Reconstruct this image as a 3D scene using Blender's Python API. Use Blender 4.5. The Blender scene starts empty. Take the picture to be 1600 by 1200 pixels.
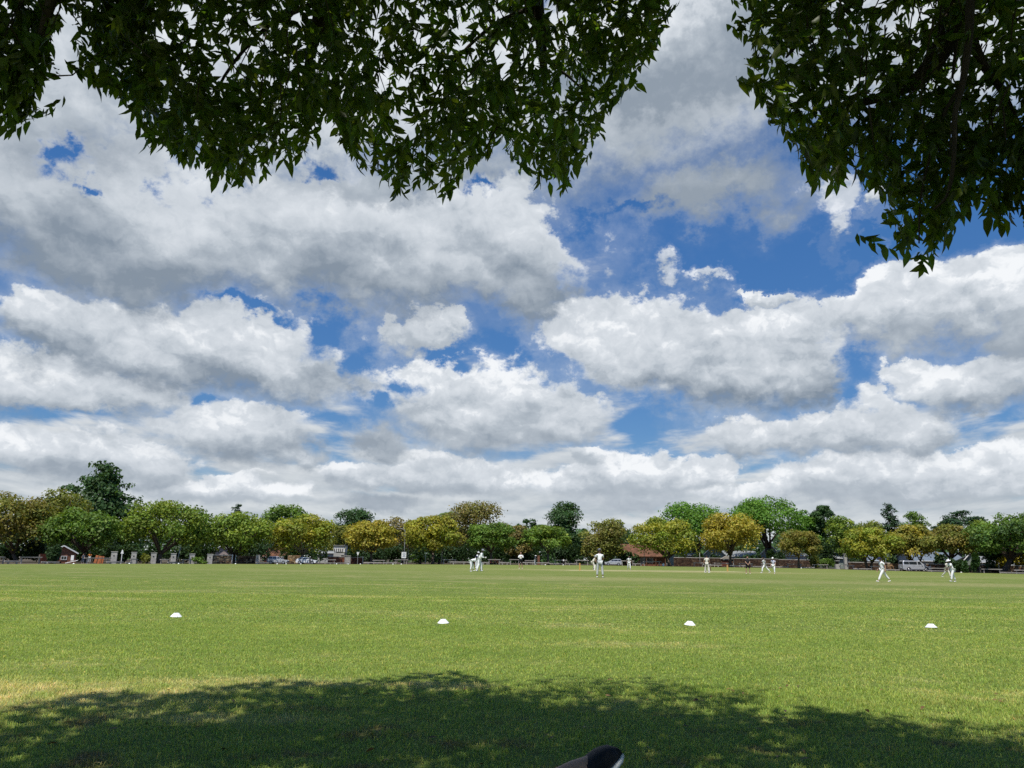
import bpy, bmesh, math, random
import numpy as np
from mathutils import Vector, Matrix, Quaternion

scene = bpy.context.scene
COL = scene.collection
R = math.radians
rng = np.random.default_rng(7)

# ------------------------------------------------------------------ camera
CAM_H = 1.08
FPX = 1202.0                       # focal length in photograph pixels (1600 wide)
PITCH = math.atan(273.0 / FPX)
ROLL = R(0.75)
cam_d = bpy.data.cameras.new('camera')
cam_d.sensor_fit = 'HORIZONTAL'
cam_d.sensor_width = 36.0
cam_d.lens = 36.0 * FPX / 1600.0
cam_d.clip_start = 0.05
cam_d.clip_end = 6000.0
cam = bpy.data.objects.new('camera', cam_d)
COL.objects.link(cam)
CAM_R = Matrix.Rotation(R(90) + PITCH, 3, 'X') @ Matrix.Rotation(ROLL, 3, 'Z')
cam.matrix_world = Matrix.Translation((0, 0, CAM_H)) @ CAM_R.to_4x4()
scene.camera = cam

def ray(px, py):
    return (CAM_R @ Vector(((px - 800) / FPX, -(py - 600) / FPX, -1.0))).normalized()

def at(px, py, Y):
    d = ray(px, py)
    t = Y / d.y
    return Vector((d.x * t, Y, CAM_H + d.z * t))

def smooth(a, b, x):
    t = np.clip((x - a) / (b - a), 0, 1)
    return t * t * (3 - 2 * t)

def gz(x, y):
    """ground height: level field that drains gently to the far boundary"""
    return -0.24 * float(smooth(84.0, 140.0, y))

def gx(px, Y, z=None):
    """world x of the point at depth Y and height z that stands in photo column px"""
    if z is None: z = gz(0, Y)
    k = (px - 800) / FPX
    inv = CAM_R.transposed()
    a = inv @ Vector((0, Y, z - CAM_H)); b = inv @ Vector((1, 0, 0))
    return (-k * a.z - a.x) / (b.x + k * b.z)

def zt(px, py, Y):
    return at(px, py, Y).z

# ------------------------------------------------------------------ sun, sky, exposure
SUN_EL, SUN_AZ = R(64), R(201)      # azimuth clockwise from +Y: high, behind the camera and a little to the left
sun_d = bpy.data.lights.new('sun', 'SUN')
sun_d.energy = 4.6
sun_d.angle = R(0.55)
sun_d.color = (1.0, 0.955, 0.88)
sun = bpy.data.objects.new('sun', sun_d)
COL.objects.link(sun)
to_sun = Vector((math.cos(SUN_EL) * math.sin(SUN_AZ), math.cos(SUN_EL) * math.cos(SUN_AZ), math.sin(SUN_EL)))
sun.rotation_euler = to_sun.to_track_quat('Z', 'Y').to_euler()
sun.location = to_sun * 300

scene.view_settings.view_transform = 'Standard'
scene.view_settings.look = 'None'
scene.view_settings.exposure = 0.13
scene.view_settings.gamma = 1.0
scene.view_settings.use_curve_mapping = False

world = bpy.data.worlds.new('World')
scene.world = world
world.use_nodes = True

class NT:
    """tiny node-graph writer"""
    def __init__(s, tree):
        s.t = tree; s.n = tree.nodes; s.l = tree.links
    def put(s, sock, v):
        if isinstance(v, bpy.types.NodeSocket): s.l.new(v, sock)
        elif v is not None: sock.default_value = v
    def math(s, op, a, b=None, c=None, clamp=False):
        n = s.n.new('ShaderNodeMath'); n.operation = op; n.use_clamp = clamp
        for i, v in enumerate((a, b, c)):
            if v is not None: s.put(n.inputs[i], v)
        return n.outputs[0]
    def vmath(s, op, a, b=None, scale=None):
        n = s.n.new('ShaderNodeVectorMath'); n.operation = op
        s.put(n.inputs[0], a)
        if b is not None: s.put(n.inputs[1], b)
        if scale is not None: s.put(n.inputs['Scale'], scale)
        return n.outputs['Value'] if op in ('LENGTH', 'DOT_PRODUCT', 'DISTANCE') else n.outputs[0]
    def comb(s, x, y, z=0.0):
        n = s.n.new('ShaderNodeCombineXYZ')
        for i, v in enumerate((x, y, z)): s.put(n.inputs[i], v)
        return n.outputs[0]
    def sep(s, v):
        n = s.n.new('ShaderNodeSeparateXYZ'); s.put(n.inputs[0], v); return n.outputs
    def noise(s, vec, scale, detail=4.0, rough=0.5, lac=2.0, dist=0.0, dims='3D', color=False):
        n = s.n.new('ShaderNodeTexNoise'); n.noise_dimensions = dims
        if vec is not None: s.put(n.inputs['Vector'], vec)
        for k, v in (('Scale', scale), ('Detail', detail), ('Roughness', rough), ('Lacunarity', lac), ('Distortion', dist)):
            s.put(n.inputs[k], v)
        return n.outputs['Color' if color else 'Fac']
    def remap(s, v, a, b, c=0.0, d=1.0, kind='SMOOTHSTEP'):
        n = s.n.new('ShaderNodeMapRange'); n.interpolation_type = kind; n.clamp = True
        for i, q in enumerate((v, a, b, c, d)): s.put(n.inputs[i], q)
        return n.outputs[0]
    def mix(s, f, a, b, mode='MIX'):
        n = s.n.new('ShaderNodeMix'); n.data_type = 'RGBA'; n.blend_type = mode
        s.put(n.inputs[0], f)
        for i, v in ((6, a), (7, b)):
            if isinstance(v, (tuple, list)): v = (*v[:3], 1.0)
            s.put(n.inputs[i], v)
        return n.outputs[2]
    def mapping(s, vec, loc, rot, scale, kind='TEXTURE'):
        n = s.n.new('ShaderNodeMapping'); n.vector_type = kind
        s.put(n.inputs[0], vec)
        n.inputs[1].default_value = loc; n.inputs[2].default_value = rot; n.inputs[3].default_value = scale
        return n.outputs[0]

def build_sky():
    t = NT(world.node_tree)
    t.n.clear()
    out = t.n.new('ShaderNodeOutputWorld')
    bg = t.n.new('ShaderNodeBackground')
    STR = 0.1
    bg.inputs['Strength'].default_value = STR
    t.l.new(bg.outputs[0], out.inputs[0])
    sky = t.n.new('ShaderNodeTexSky'); sky.sky_type = 'NISHITA'; sky.sun_disc = False
    sky.sun_elevation = SUN_EL; sky.sun_rotation = SUN_AZ
    sky.altitude = 1600; sky.air_density = 1.0; sky.dust_density = 0.4; sky.ozone_density = 2.2
    co = t.n.new('ShaderNodeTexCoord')
    d = co.outputs['Generated']
    x, y, z = t.sep(d)
    az = t.math('ARCTAN2', x, y)
    el = t.math('ARCSINE', t.math('MINIMUM', t.math('MAXIMUM', z, -1.0), 1.0))
    elp = t.math('MAXIMUM', el, 0.0)
    # cloud field coordinates: features shrink towards the horizon as a layer seen in perspective
    C0 = 0.13
    s_ = t.math('ADD', elp, C0)
    qx = t.math('DIVIDE', az, s_)
    qy = t.math('MULTIPLY', t.math('LOGARITHM', s_, math.e), 1.55)
    ISO = t.vmath('MULTIPLY', t.comb(az, el, 0.0), (1.0, 1.25, 1.0))
    q = t.comb(t.math('DIVIDE', az, t.math('ADD', t.math('MULTIPLY', elp, 0.30), 0.26)),
               t.math('MULTIPLY', t.math('LOGARITHM', t.math('ADD', elp, 0.22), math.e), 1.9), 0.37)
    up = t.vmath('ADD', q, (0.0, 0.11, 0.0))
    q2 = t.vmath('ADD', t.vmath('SCALE', ISO, scale=2.9), (3.1, 1.7, 0.6))
    up2 = t.vmath('ADD', q2, (0.010, 0.038, 0.0))
    # domain warp
    w1 = t.vmath('SUBTRACT', t.noise(q, 3.0, 2.0, 0.5, color=True), (0.5, 0.5, 0.5))
    w2 = t.vmath('SUBTRACT', t.noise(q2, 11.0, 5.0, 0.64, color=True), (0.5, 0.5, 0.5))
    warp = t.vmath('ADD', t.vmath('SCALE', w1, scale=0.26), t.vmath('SCALE', w2, scale=0.16))
    warp = t.vmath('SCALE', warp, scale=s_)
    ae = t.vmath('ADD', t.comb(az, el, 0.0), t.vmath('MULTIPLY', warp, (1.15, 0.85, 0.0)))
    # relief fields
    nb = t.noise(q, 4.2, 4.0, 0.50)
    nbu = t.noise(up, 4.2, 4.0, 0.50)
    nf = t.noise(q2, 14.0, 7.0, 0.66)
    def billow(v):
        n = t.n.new('ShaderNodeTexVoronoi'); n.voronoi_dimensions = '2D'; n.feature = 'F1'; n.normalize = True
        t.put(n.inputs['Vector'], v)
        for k, w in (('Scale', 7.0), ('Detail', 3.0), ('Roughness', 0.55), ('Lacunarity', 2.2)): n.inputs[k].default_value = w
        return n.outputs['Distance']
    wq = t.vmath('SCALE', t.vmath('SUBTRACT', t.noise(q2, 9.0, 4.0, 0.6, color=True), (0.5, 0.5, 0.5)), scale=0.14)
    nr = billow(t.vmath('ADD', q2, wq))
    nru = billow(t.vmath('ADD', up2, wq))
    rel = t.math('ADD', t.math('MULTIPLY', t.math('SUBTRACT', nb, nbu), 0.85), t.math('MULTIPLY', t.math('SUBTRACT', nru, nr), 0.95))
    edge = t.math('ADD', t.math('MULTIPLY', t.math('SUBTRACT', nb, 0.5), 1.1), t.math('ADD', t.math('MULTIPLY', t.math('SUBTRACT', nf, 0.5), 0.85), t.math('MULTIPLY', t.math('SUBTRACT', 0.42, nr), 0.75)))

    def azel(px, py):
        v = ray(px, py)
        return math.atan2(v.x, v.y), math.asin(v.z)
    GROW = 1.16
    AE = [ae]
    def after(v):
        """make what follows wait for v, so few values are held at a time"""
        AE[0] = t.vmath('ADD', ae, t.vmath('SCALE', v, scale=1e-9))
    def ell(px, py, rx, ry, ang=0.0):
        a, e = azel(px, py)
        ra = (azel(px + rx, py)[0] - azel(px - rx, py)[0]) / 2
        re = (azel(px, py - ry)[1] - azel(px, py + ry)[1]) / 2
        m = t.mapping(AE[0], (a, e, 0), (0, 0, R(ang)), (ra * GROW, re * GROW, 1))
        return m
    col = sky.outputs[0]
    hs = t.n.new('ShaderNodeHueSaturation'); hs.inputs['Saturation'].default_value = 1.30
    hs.inputs['Value'].default_value = 1.36
    t.l.new(col, hs.inputs['Color'])
    col = t.vmath('MULTIPLY', hs.outputs[0], t.mix(t.remap(elp, 0.06, 0.42, kind='LINEAR'), (0.46, 0.49, 0.52), (0.98, 0.86, 0.89)))
    WHITE = (0.72, 0.757, 0.80); GREY = (0.445, 0.495, 0.55); DARK = (0.205, 0.255, 0.318)
    k = 1.0 / STR
    WHITE, GREY, DARK = [tuple(c * k for c in v) for v in (WHITE, GREY, DARK)]

    # breaks where the blue shows through every layer
    G = None
    for gp in SKY_GAPS:
        ln = t.vmath('LENGTH', ell(*gp))
        gi = t.math('SUBTRACT', 1.0, ln)
        G = gi if G is None else t.math('MAXIMUM', G, gi)
        after(G)
    keep = t.remap(t.math('SUBTRACT', G, t.math('MULTIPLY', edge, 0.85)), -0.10, 0.62, 1.0, 0.0)

    # high pale layer thickening to the horizon
    band = t.noise(t.comb(t.math('MULTIPLY', qx, 0.75), t.math('MULTIPLY', qy, 1.7), 4.2), 2.6, 6.0, 0.56)
    bandu = t.noise(t.comb(t.math('MULTIPLY', qx, 0.75), t.math('ADD', t.math('MULTIPLY', qy, 1.7), 0.10), 4.2), 2.6, 4.0, 0.54)
    low = t.remap(elp, 0.05, 0.23, 0.30, -0.16, 'LINEAR')
    a0 = t.remap(t.math('ADD', band, low), 0.50, 0.66)
    sh0 = t.math('ADD', 0.66, t.math('MULTIPLY', t.math('SUBTRACT', band, bandu), 2.6), clamp=True)
    c0 = t.mix(sh0, (3.2, 3.75, 4.35), (6.6, 6.85, 7.0))
    col = t.mix(t.math('MULTIPLY', a0, 0.92), col, c0)

    def cloud(col, shapes, dark=1.0, base=0.0, soft=0.36, gaps=(), lift=0.0, amp=1.0, bright=1.0, rf=0.9, veil=0.16, top_a=1.0):
        """one cumulus: union of ellipses, lit above, shaded below"""
        f = None; vv = None
        for sh in shapes:
            m = ell(*sh)
            g = t.n.new('ShaderNodeVectorMath'); g.operation = 'LENGTH'; t.l.new(m, g.inputs[0])
            fi = t.math('SUBTRACT', 1.0, g.outputs['Value'])
            f = fi if f is None else t.math('SMOOTH_MAX', f, fi, 0.15)
            if vv is None: vv = t.sep(m)[1]
        for gp in gaps:
            g = t.n.new('ShaderNodeVectorMath'); g.operation = 'LENGTH'; t.l.new(ell(*gp), g.inputs[0])
            f = t.math('MINIMUM', f, t.math('MULTIPLY', t.math('SUBTRACT', g.outputs['Value'], 1.0), 0.6))
        fe = t.math('ADD', f, t.math('MULTIPLY', edge, 0.42 * amp))
        topness = t.remap(vv, -0.5, 0.35)
        a = t.remap(fe, 0.0, t.math('ADD', soft * 1.9, t.math('MULTIPLY', topness, soft * -1.35)))
        a = t.math('MAXIMUM', a, t.remap(fe, -0.28, 0.12, 0.0, veil))
        # height in the cloud (-1 base .. 1 top), broken up by relief
        h = t.math('ADD', vv, t.math('MULTIPLY', t.math('SUBTRACT', nb, 0.5), 0.95))
        shade = t.remap(h, -0.80 + base, 0.52 + base)
        thin = t.remap(fe, 0.10, 0.62, 1.0, 0.0)
        shade = t.math('MAXIMUM', shade, t.math('MULTIPLY', thin, t.math('ADD', 0.60, t.math('MULTIPLY', topness, 0.42))))
        shade = t.math('ADD', t.math('ADD', t.math('MULTIPLY', shade, 0.80), -0.02 + lift), t.math('MULTIPLY', rel, rf), clamp=True)
        lo = tuple(DARK[i] * dark + GREY[i] * (1 - dark) for i in range(3))
        c = t.mix(t.remap(shade, 0.0, 0.5, kind='LINEAR'), lo, GREY)
        c = t.mix(t.remap(shade, 0.45, 1.0, kind='LINEAR'), c, tuple(w * bright for w in WHITE))
        c = t.mix(t.remap(shade, 0.86, 1.0, 0.0, 0.8, 'LINEAR'), c, tuple(10 * w for w in (0.86, 0.88, 0.90)))
        return t.mix(t.math('MULTIPLY', t.math('MULTIPLY', a, top_a), keep), col, c)

    # far rows first, nearer clouds over them
    for sh in SKY_CLOUDS:
        after(col)
        col = cloud(col, **sh)
    col = t.mix(t.remap(z, -0.03, -0.005, 1.0, 0.0), col, (0.9, 1.0, 0.6))
    t.l.new(col, bg.inputs['Color'])

SKY_GAPS = [(500, 515, 46, 40, 15), (400, 494, 66, 15), (566, 566, 36, 34), (612, 604, 46, 20), (700, 548, 60, 13), (795, 548, 44, 25), (100, 656, 125, 19), (315, 640, 34, 13), (525, 672, 60, 33), (585, 632, 34, 24),
            (90, 215, 60, 46), (512, 245, 44, 28), (752, 318, 46, 19), (975, 332, 70, 16), (135, 292, 26, 22), (430, 748, 50, 12), (1000, 655, 66, 40), (1350, 575, 60, 30), (1330, 612, 34, 26), (1545, 668, 70, 18)]
SKY_CLOUDS = [
    dict(shapes=[(330, 772, 150, 24), (420, 760, 60, 22)], dark=0.35, lift=.12),
    dict(shapes=[(560, 745, 70, 26), (700, 748, 150, 34), (600, 785, 90, 20)], dark=0.5, lift=.06),
    dict(shapes=[(1170, 775, 80, 22), (1000, 790, 110, 22)], dark=0.3, lift=.12),
    dict(shapes=[(1400, 758, 190, 48), (1560, 735, 90, 40), (1290, 770, 70, 30)], dark=0.45, lift=.08),
    dict(shapes=[(1010, 752, 135, 40), (930, 760, 80, 30), (1100, 735, 60, 30)], dark=0.4, lift=.12),
    dict(shapes=[(915, 716, 25, 19)], dark=0.3, lift=.15, amp=.6),
    dict(shapes=[(110, 722, 175, 50), (220, 735, 80, 40)], dark=0.6, lift=.05),
    dict(shapes=[(390, 690, 135, 50), (330, 672, 70, 34), (480, 705, 50, 28)], dark=0.8),
    dict(shapes=[(1310, 685, 170, 44), (1345, 642, 52, 36), (1180, 690, 90, 32), (1440, 690, 70, 36)], dark=0.75, lift=.05),
    dict(shapes=[(1530, 610, 125, 60), (1450, 590, 50, 34)], dark=0.85, lift=.03),
    dict(shapes=[(745, 645, 170, 76), (690, 610, 90, 56), (870, 655, 105, 46), (590, 692, 46, 27)], dark=0.7, lift=.08),
    dict(shapes=[(110, 620, 190, 56)], dark=0.85),
    dict(shapes=[(320, 565, 250, 74), (130, 545, 190, 60), (500, 595, 90, 50, 0), (420, 530, 90, 40)], dark=0.95),
    dict(shapes=[(655, 525, 75, 34)], dark=0.4, amp=1.5, lift=.05),
    dict(shapes=[(1130, 580, 170, 84), (1000, 540, 130, 78), (1165, 522, 75, 42), (1260, 590, 55, 60)], dark=1.0, base=0.02),
    dict(shapes=[(1440, 500, 200, 56), (1405, 450, 62, 44), (1545, 465, 90, 60), (1290, 500, 80, 40), (1600, 520, 80, 60)], dark=0.6, lift=.06),
    dict(shapes=[(1200, 466, 46, 20)], dark=0.1, amp=1.3, lift=.15),
    dict(shapes=[(1025, 418, 36, 18)], dark=0.2, amp=2.1, lift=.04, soft=1.1, veil=.1, top_a=.8),
    dict(shapes=[(1105, 432, 42, 15, -15)], dark=0.2, amp=2.1, lift=.04, soft=1.1, veil=.1, top_a=.8),
    dict(shapes=[(560, 400, 330, 120), (180, 400, 330, 105), (760, 400, 150, 95), (850, 470, 75, 60), (60, 300, 240, 130)], dark=0.95, base=0.08, rf=0.6),
    dict(shapes=[(1300, 375, 30, 28), (1284, 330, 44, 36)], dark=0.2, lift=.02, soft=1.1, amp=2.0, veil=.08, top_a=.85),
    dict(shapes=[(1365, 340, 34, 28)], dark=0.1, lift=.1, soft=.6, amp=1.3),
    dict(shapes=[(350, 110, 620, 190), (950, 150, 520, 185), (1100, 310, 190, 62), (650, 270, 330, 60), (60, 130, 300, 200), (1450, 60, 420, 190)],
         dark=0.75, base=-0.25, soft=.45, lift=0.0, rf=0.5, veil=0.03),
    dict(shapes=[(1030, 160, 330, 115), (1160, 100, 260, 130)], dark=0.8, base=0.95, soft=.9, amp=.6, rf=0.5, veil=0.0),
]
build_sky()

# ------------------------------------------------------------------ terrain
EDGE_PX = [-500, -150, 0, 177, 435, 700, 937, 1250, 1430, 1600, 1750, 2100]
EDGE_Y  = [62, 90, 100, 112, 138, 150, 155, 155, 140, 122, 108, 78]
EDGE_PY = [None, None, 881.5, 881, 881.5, 882, 883.5, 888, 893, 897, None, None]
_az, _yb, _zb = [], [], []
for p_, y_, q_ in zip(EDGE_PX, EDGE_Y, EDGE_PY):
    d_ = ray(p_, 880); _az.append(math.atan2(d_.x, d_.y)); _yb.append(y_)
    _zb.append(zt(p_, q_, y_) if q_ is not None else -0.4)
_az = np.array(_az); _yb = np.array(_yb, float); _zb = np.array(_zb)

def edge_y(az): return np.interp(az, _az, _yb)
def gzv(x, y):
    x = np.asarray(x, float); y = np.asarray(y, float)
    az = np.arctan2(x, np.maximum(y, 1e-3))
    return np.interp(az, _az, _zb) * smooth(0.60, 1.0, y / np.interp(az, _az, _yb))
def gz(x, y): return float(gzv(x, y))
def YB(px):
    d = ray(px, 880); return float(edge_y(math.atan2(d.x, d.y)))
def spot(px, Y, dz=0.0):
    """point standing on the ground at depth Y in photo column px"""
    x = gx(px, Y, 0.0)
    for _ in range(3): x = gx(px, Y, gz(x, Y))
    return Vector((x, Y, gz(x, Y) + dz))

# ------------------------------------------------------------------ object helpers
def tag(o, label=None, cat=None, group=None, kind=None):
    if label: o['label'] = label
    if cat: o['category'] = cat
    if group: o['group'] = group
    if kind: o['kind'] = kind
    return o

def empty(name, loc, rz=0.0):
    o = bpy.data.objects.new(name, None); COL.objects.link(o)
    o.location = loc; o.rotation_euler = (0, 0, rz); o.empty_display_size = 0.2
    return o

def link(name, me, parent=None, loc=None):
    o = bpy.data.objects.new(name, me); COL.objects.link(o)
    if parent is not None: o.parent = parent
    if loc is not None: o.location = loc
    return o

class MB:
    """collects simple solids into one mesh"""
    def __init__(s): s.v = []; s.f = []; s.m = []; s.cur = 0; s.tint = []; s.t = (1, 1, 1)
    def add(s, vs, fs):
        n = len(s.v); s.v += [tuple(p) for p in vs]
        for f in fs: s.f.append(tuple(i + n for i in f)); s.m.append(s.cur); s.tint.append(s.t)
    def box(s, c, size, rot=None, jit=0.0, taper=1.0):
        hx, hy, hz = size[0] / 2, size[1] / 2, size[2] / 2
        vs = []
        for z in (-1, 1):
            k = taper if z > 0 else 1.0
            for x, y in ((-1, -1), (1, -1), (1, 1), (-1, 1)):
                p = Vector((x * hx * k, y * hy * k, z * hz))
                if jit: p += Vector((random.uniform(-jit, jit), random.uniform(-jit, jit), random.uniform(-jit, jit)))
                if rot is not None: p = rot @ p
                vs.append(p + Vector(c))
        s.add(vs, [(3, 2, 1, 0), (4, 5, 6, 7), (0, 1, 5, 4), (1, 2, 6, 5), (2, 3, 7, 6), (3, 0, 4, 7)])
        return s
    def tube(s, pts, rad, n=7, cap=True):
        pts = [Vector(p) for p in pts]
        if not isinstance(rad, (list, tuple)): rad = [rad] * len(pts)
        rings = []; prev = None
        for i, p in enumerate(pts):
            d = (pts[min(i + 1, len(pts) - 1)] - pts[max(i - 1, 0)]).normalized()
            a = prev - d * prev.dot(d) if prev is not None else d.orthogonal()
            if a.length < 1e-5: a = d.orthogonal()
            a.normalize(); prev = a; b = d.cross(a)
            rings.append([p + (a * math.cos(k * 2 * math.pi / n) + b * math.sin(k * 2 * math.pi / n)) * rad[i] for k in range(n)])
        vs = [q for r_ in rings for q in r_]; fs = []
        for i in range(len(pts) - 1):
            for k in range(n):
                k2 = (k + 1) % n
                fs.append((i * n + k, i * n + k2, (i + 1) * n + k2, (i + 1) * n + k))
        if cap:
            fs.append(tuple(range(n - 1, -1, -1))); fs.append(tuple((len(pts) - 1) * n + k for k in range(n)))
        s.add(vs, fs); return s
    def lathe(s, prof, n=20, c=(0, 0, 0)):
        vs = []; fs = []
        for r_, z in prof:
            for k in range(n):
                a = 2 * math.pi * k / n; vs.append((c[0] + r_ * math.cos(a), c[1] + r_ * math.sin(a), c[2] + z))
        for i in range(len(prof) - 1):
            for k in range(n):
                k2 = (k + 1) % n; fs.append((i * n + k, i * n + k2, (i + 1) * n + k2, (i + 1) * n + k))
        s.add(vs, fs); return s
    def poly(s, pts): s.add(pts, [tuple(range(len(pts)))]); return s
    def prism(s, prof, y0, y1):
        """closed (x, z) outline extruded along y"""
        n = len(prof)
        vs = [(x, y0, z) for x, z in prof] + [(x, y1, z) for x, z in prof]
        fs = [tuple(range(n)), tuple(range(2 * n - 1, n - 1, -1))]
        for k in range(n):
            k2 = (k + 1) % n; fs.append((k2, k, k + n, k2 + n))
        s.add(vs, fs); return s
    def mesh(s, name, mats, smooth_=False, tints=False):
        me = bpy.data.meshes.new(name)
        me.from_pydata(s.v, [], s.f)
        mats = mats if isinstance(mats, (list, tuple)) else [mats]
        for m in mats: me.materials.append(m)
        if len(mats) > 1: me.polygons.foreach_set('material_index', s.m)
        if smooth_: me.polygons.foreach_set('use_smooth', [True] * len(s.f))
        if tints:
            at_ = me.color_attributes.new('tint', 'FLOAT_COLOR', 'CORNER')
            buf = []
            for f, t_ in zip(s.f, s.tint): buf += [*t_, 1.0] * len(f)
            at_.data.foreach_set('color', buf)
        me.update(); return me
    def build(s, name, mats, parent=None, smooth_=False, tints=False, loc=None):
        return link(name, s.mesh(name, mats, smooth_, tints), parent, loc)

def raw_mesh(name, verts, polys, mat, tint=None, smooth_=False):
    """fast mesh from numpy arrays; polys is (n, k); tint is per-vertex rgb"""
    me = bpy.data.meshes.new(name)
    nv, (nf, k) = len(verts), polys.shape
    me.vertices.add(nv); me.vertices.foreach_set('co', np.ascontiguousarray(verts, np.float32).ravel())
    me.loops.add(nf * k); me.loops.foreach_set('vertex_index', np.ascontiguousarray(polys, np.int32).ravel())
    me.polygons.add(nf); me.polygons.foreach_set('loop_start', np.arange(0, nf * k, k, dtype=np.int32))
    if smooth_: me.polygons.foreach_set('use_smooth', np.ones(nf, bool))
    me.materials.append(mat)
    if tint is not None:
        a = me.color_attributes.new('tint', 'FLOAT_COLOR', 'POINT')
        c = np.ones((nv, 4), np.float32); c[:, :3] = tint
        a.data.foreach_set('color', c.ravel())
    me.update(calc_edges=True); return me

# ------------------------------------------------------------------ materials
def new_mat(name):
    m = bpy.data.materials.new(name); m.use_nodes = True
    t = NT(m.node_tree); t.n.clear()
    out = t.n.new('ShaderNodeOutputMaterial')
    return m, t, out

def attr(t, name='tint'):
    n = t.n.new('ShaderNodeAttribute'); n.attribute_name = name; return n.outputs['Color']

def bsdf(t, out, col, rough=0.7, metal=0.0, spec=0.3, normal=None, coat=0.0):
    b = t.n.new('ShaderNodeBsdfPrincipled')
    t.put(b.inputs['Base Color'], (*col[:3], 1) if isinstance(col, (tuple, list)) else col)
    t.put(b.inputs['Roughness'], rough); b.inputs['Metallic'].default_value = metal
    b.inputs['Specular IOR Level'].default_value = spec
    b.inputs['Coat Weight'].default_value = coat
    if normal is not None: t.l.new(normal, b.inputs['Normal'])
    if out is not None: t.l.new(b.outputs[0], out.inputs[0])
    return b

def bump(t, h, strength=0.4, dist=0.02):
    n = t.n.new('ShaderNodeBump'); n.inputs['Strength'].default_value = strength; n.inputs['Distance'].default_value = dist
    t.l.new(h, n.inputs['Height']); return n.outputs[0]

def plain(name, col, rough=0.7, var=0.18, scale=3.0, metal=0.0, spec=0.3, tints=False, bumpy=0.0, coat=0.0, streak=False):
    """a painted / stone / cloth surface with uneven colour and fine relief"""
    m, t, out = new_mat(name)
    co = t.n.new('ShaderNodeTexCoord').outputs['Object']
    vec = t.vmath('MULTIPLY', co, (1.0, 1.0, 0.25)) if streak else co
    n1 = t.noise(vec, scale, 5.0, 0.6)
    f = t.remap(n1, 0.3, 0.7, 1 - var, 1 + var, 'LINEAR')
    c = t.vmath('SCALE', tuple(col), scale=f)
    if tints: c = t.vmath('MULTIPLY', c, attr(t))
    nrm = bump(t, t.noise(co, scale * 9, 4.0, 0.6), bumpy, 0.02) if bumpy else None
    bsdf(t, out, c, rough, metal, spec, nrm, coat)
    return m

def leaf_mat(name, col, trans=0.32, rough=0.55, var=0.22, scale=0.5, spec=0.25, tcol=None):
    m, t, out = new_mat(name)
    co = t.n.new('ShaderNodeTexCoord').outputs['Object']
    f = t.remap(t.noise(co, scale, 3.0, 0.55), 0.3, 0.7, 1 - var, 1 + var, 'LINEAR')
    c = t.vmath('MULTIPLY', t.vmath('SCALE', tuple(col), scale=f), attr(t))
    b = bsdf(t, None, c, rough, 0, spec)
    tr = t.n.new('ShaderNodeBsdfTranslucent')
    tc = tcol or (1.5, 1.45, 0.55)
    t.l.new(t.vmath('MULTIPLY', c, tc), tr.inputs[0])
    mx = t.n.new('ShaderNodeMixShader'); mx.inputs[0].default_value = trans
    t.l.new(b.outputs[0], mx.inputs[1]); t.l.new(tr.outputs[0], mx.inputs[2]); t.l.new(mx.outputs[0], out.inputs[0])
    return m

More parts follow.
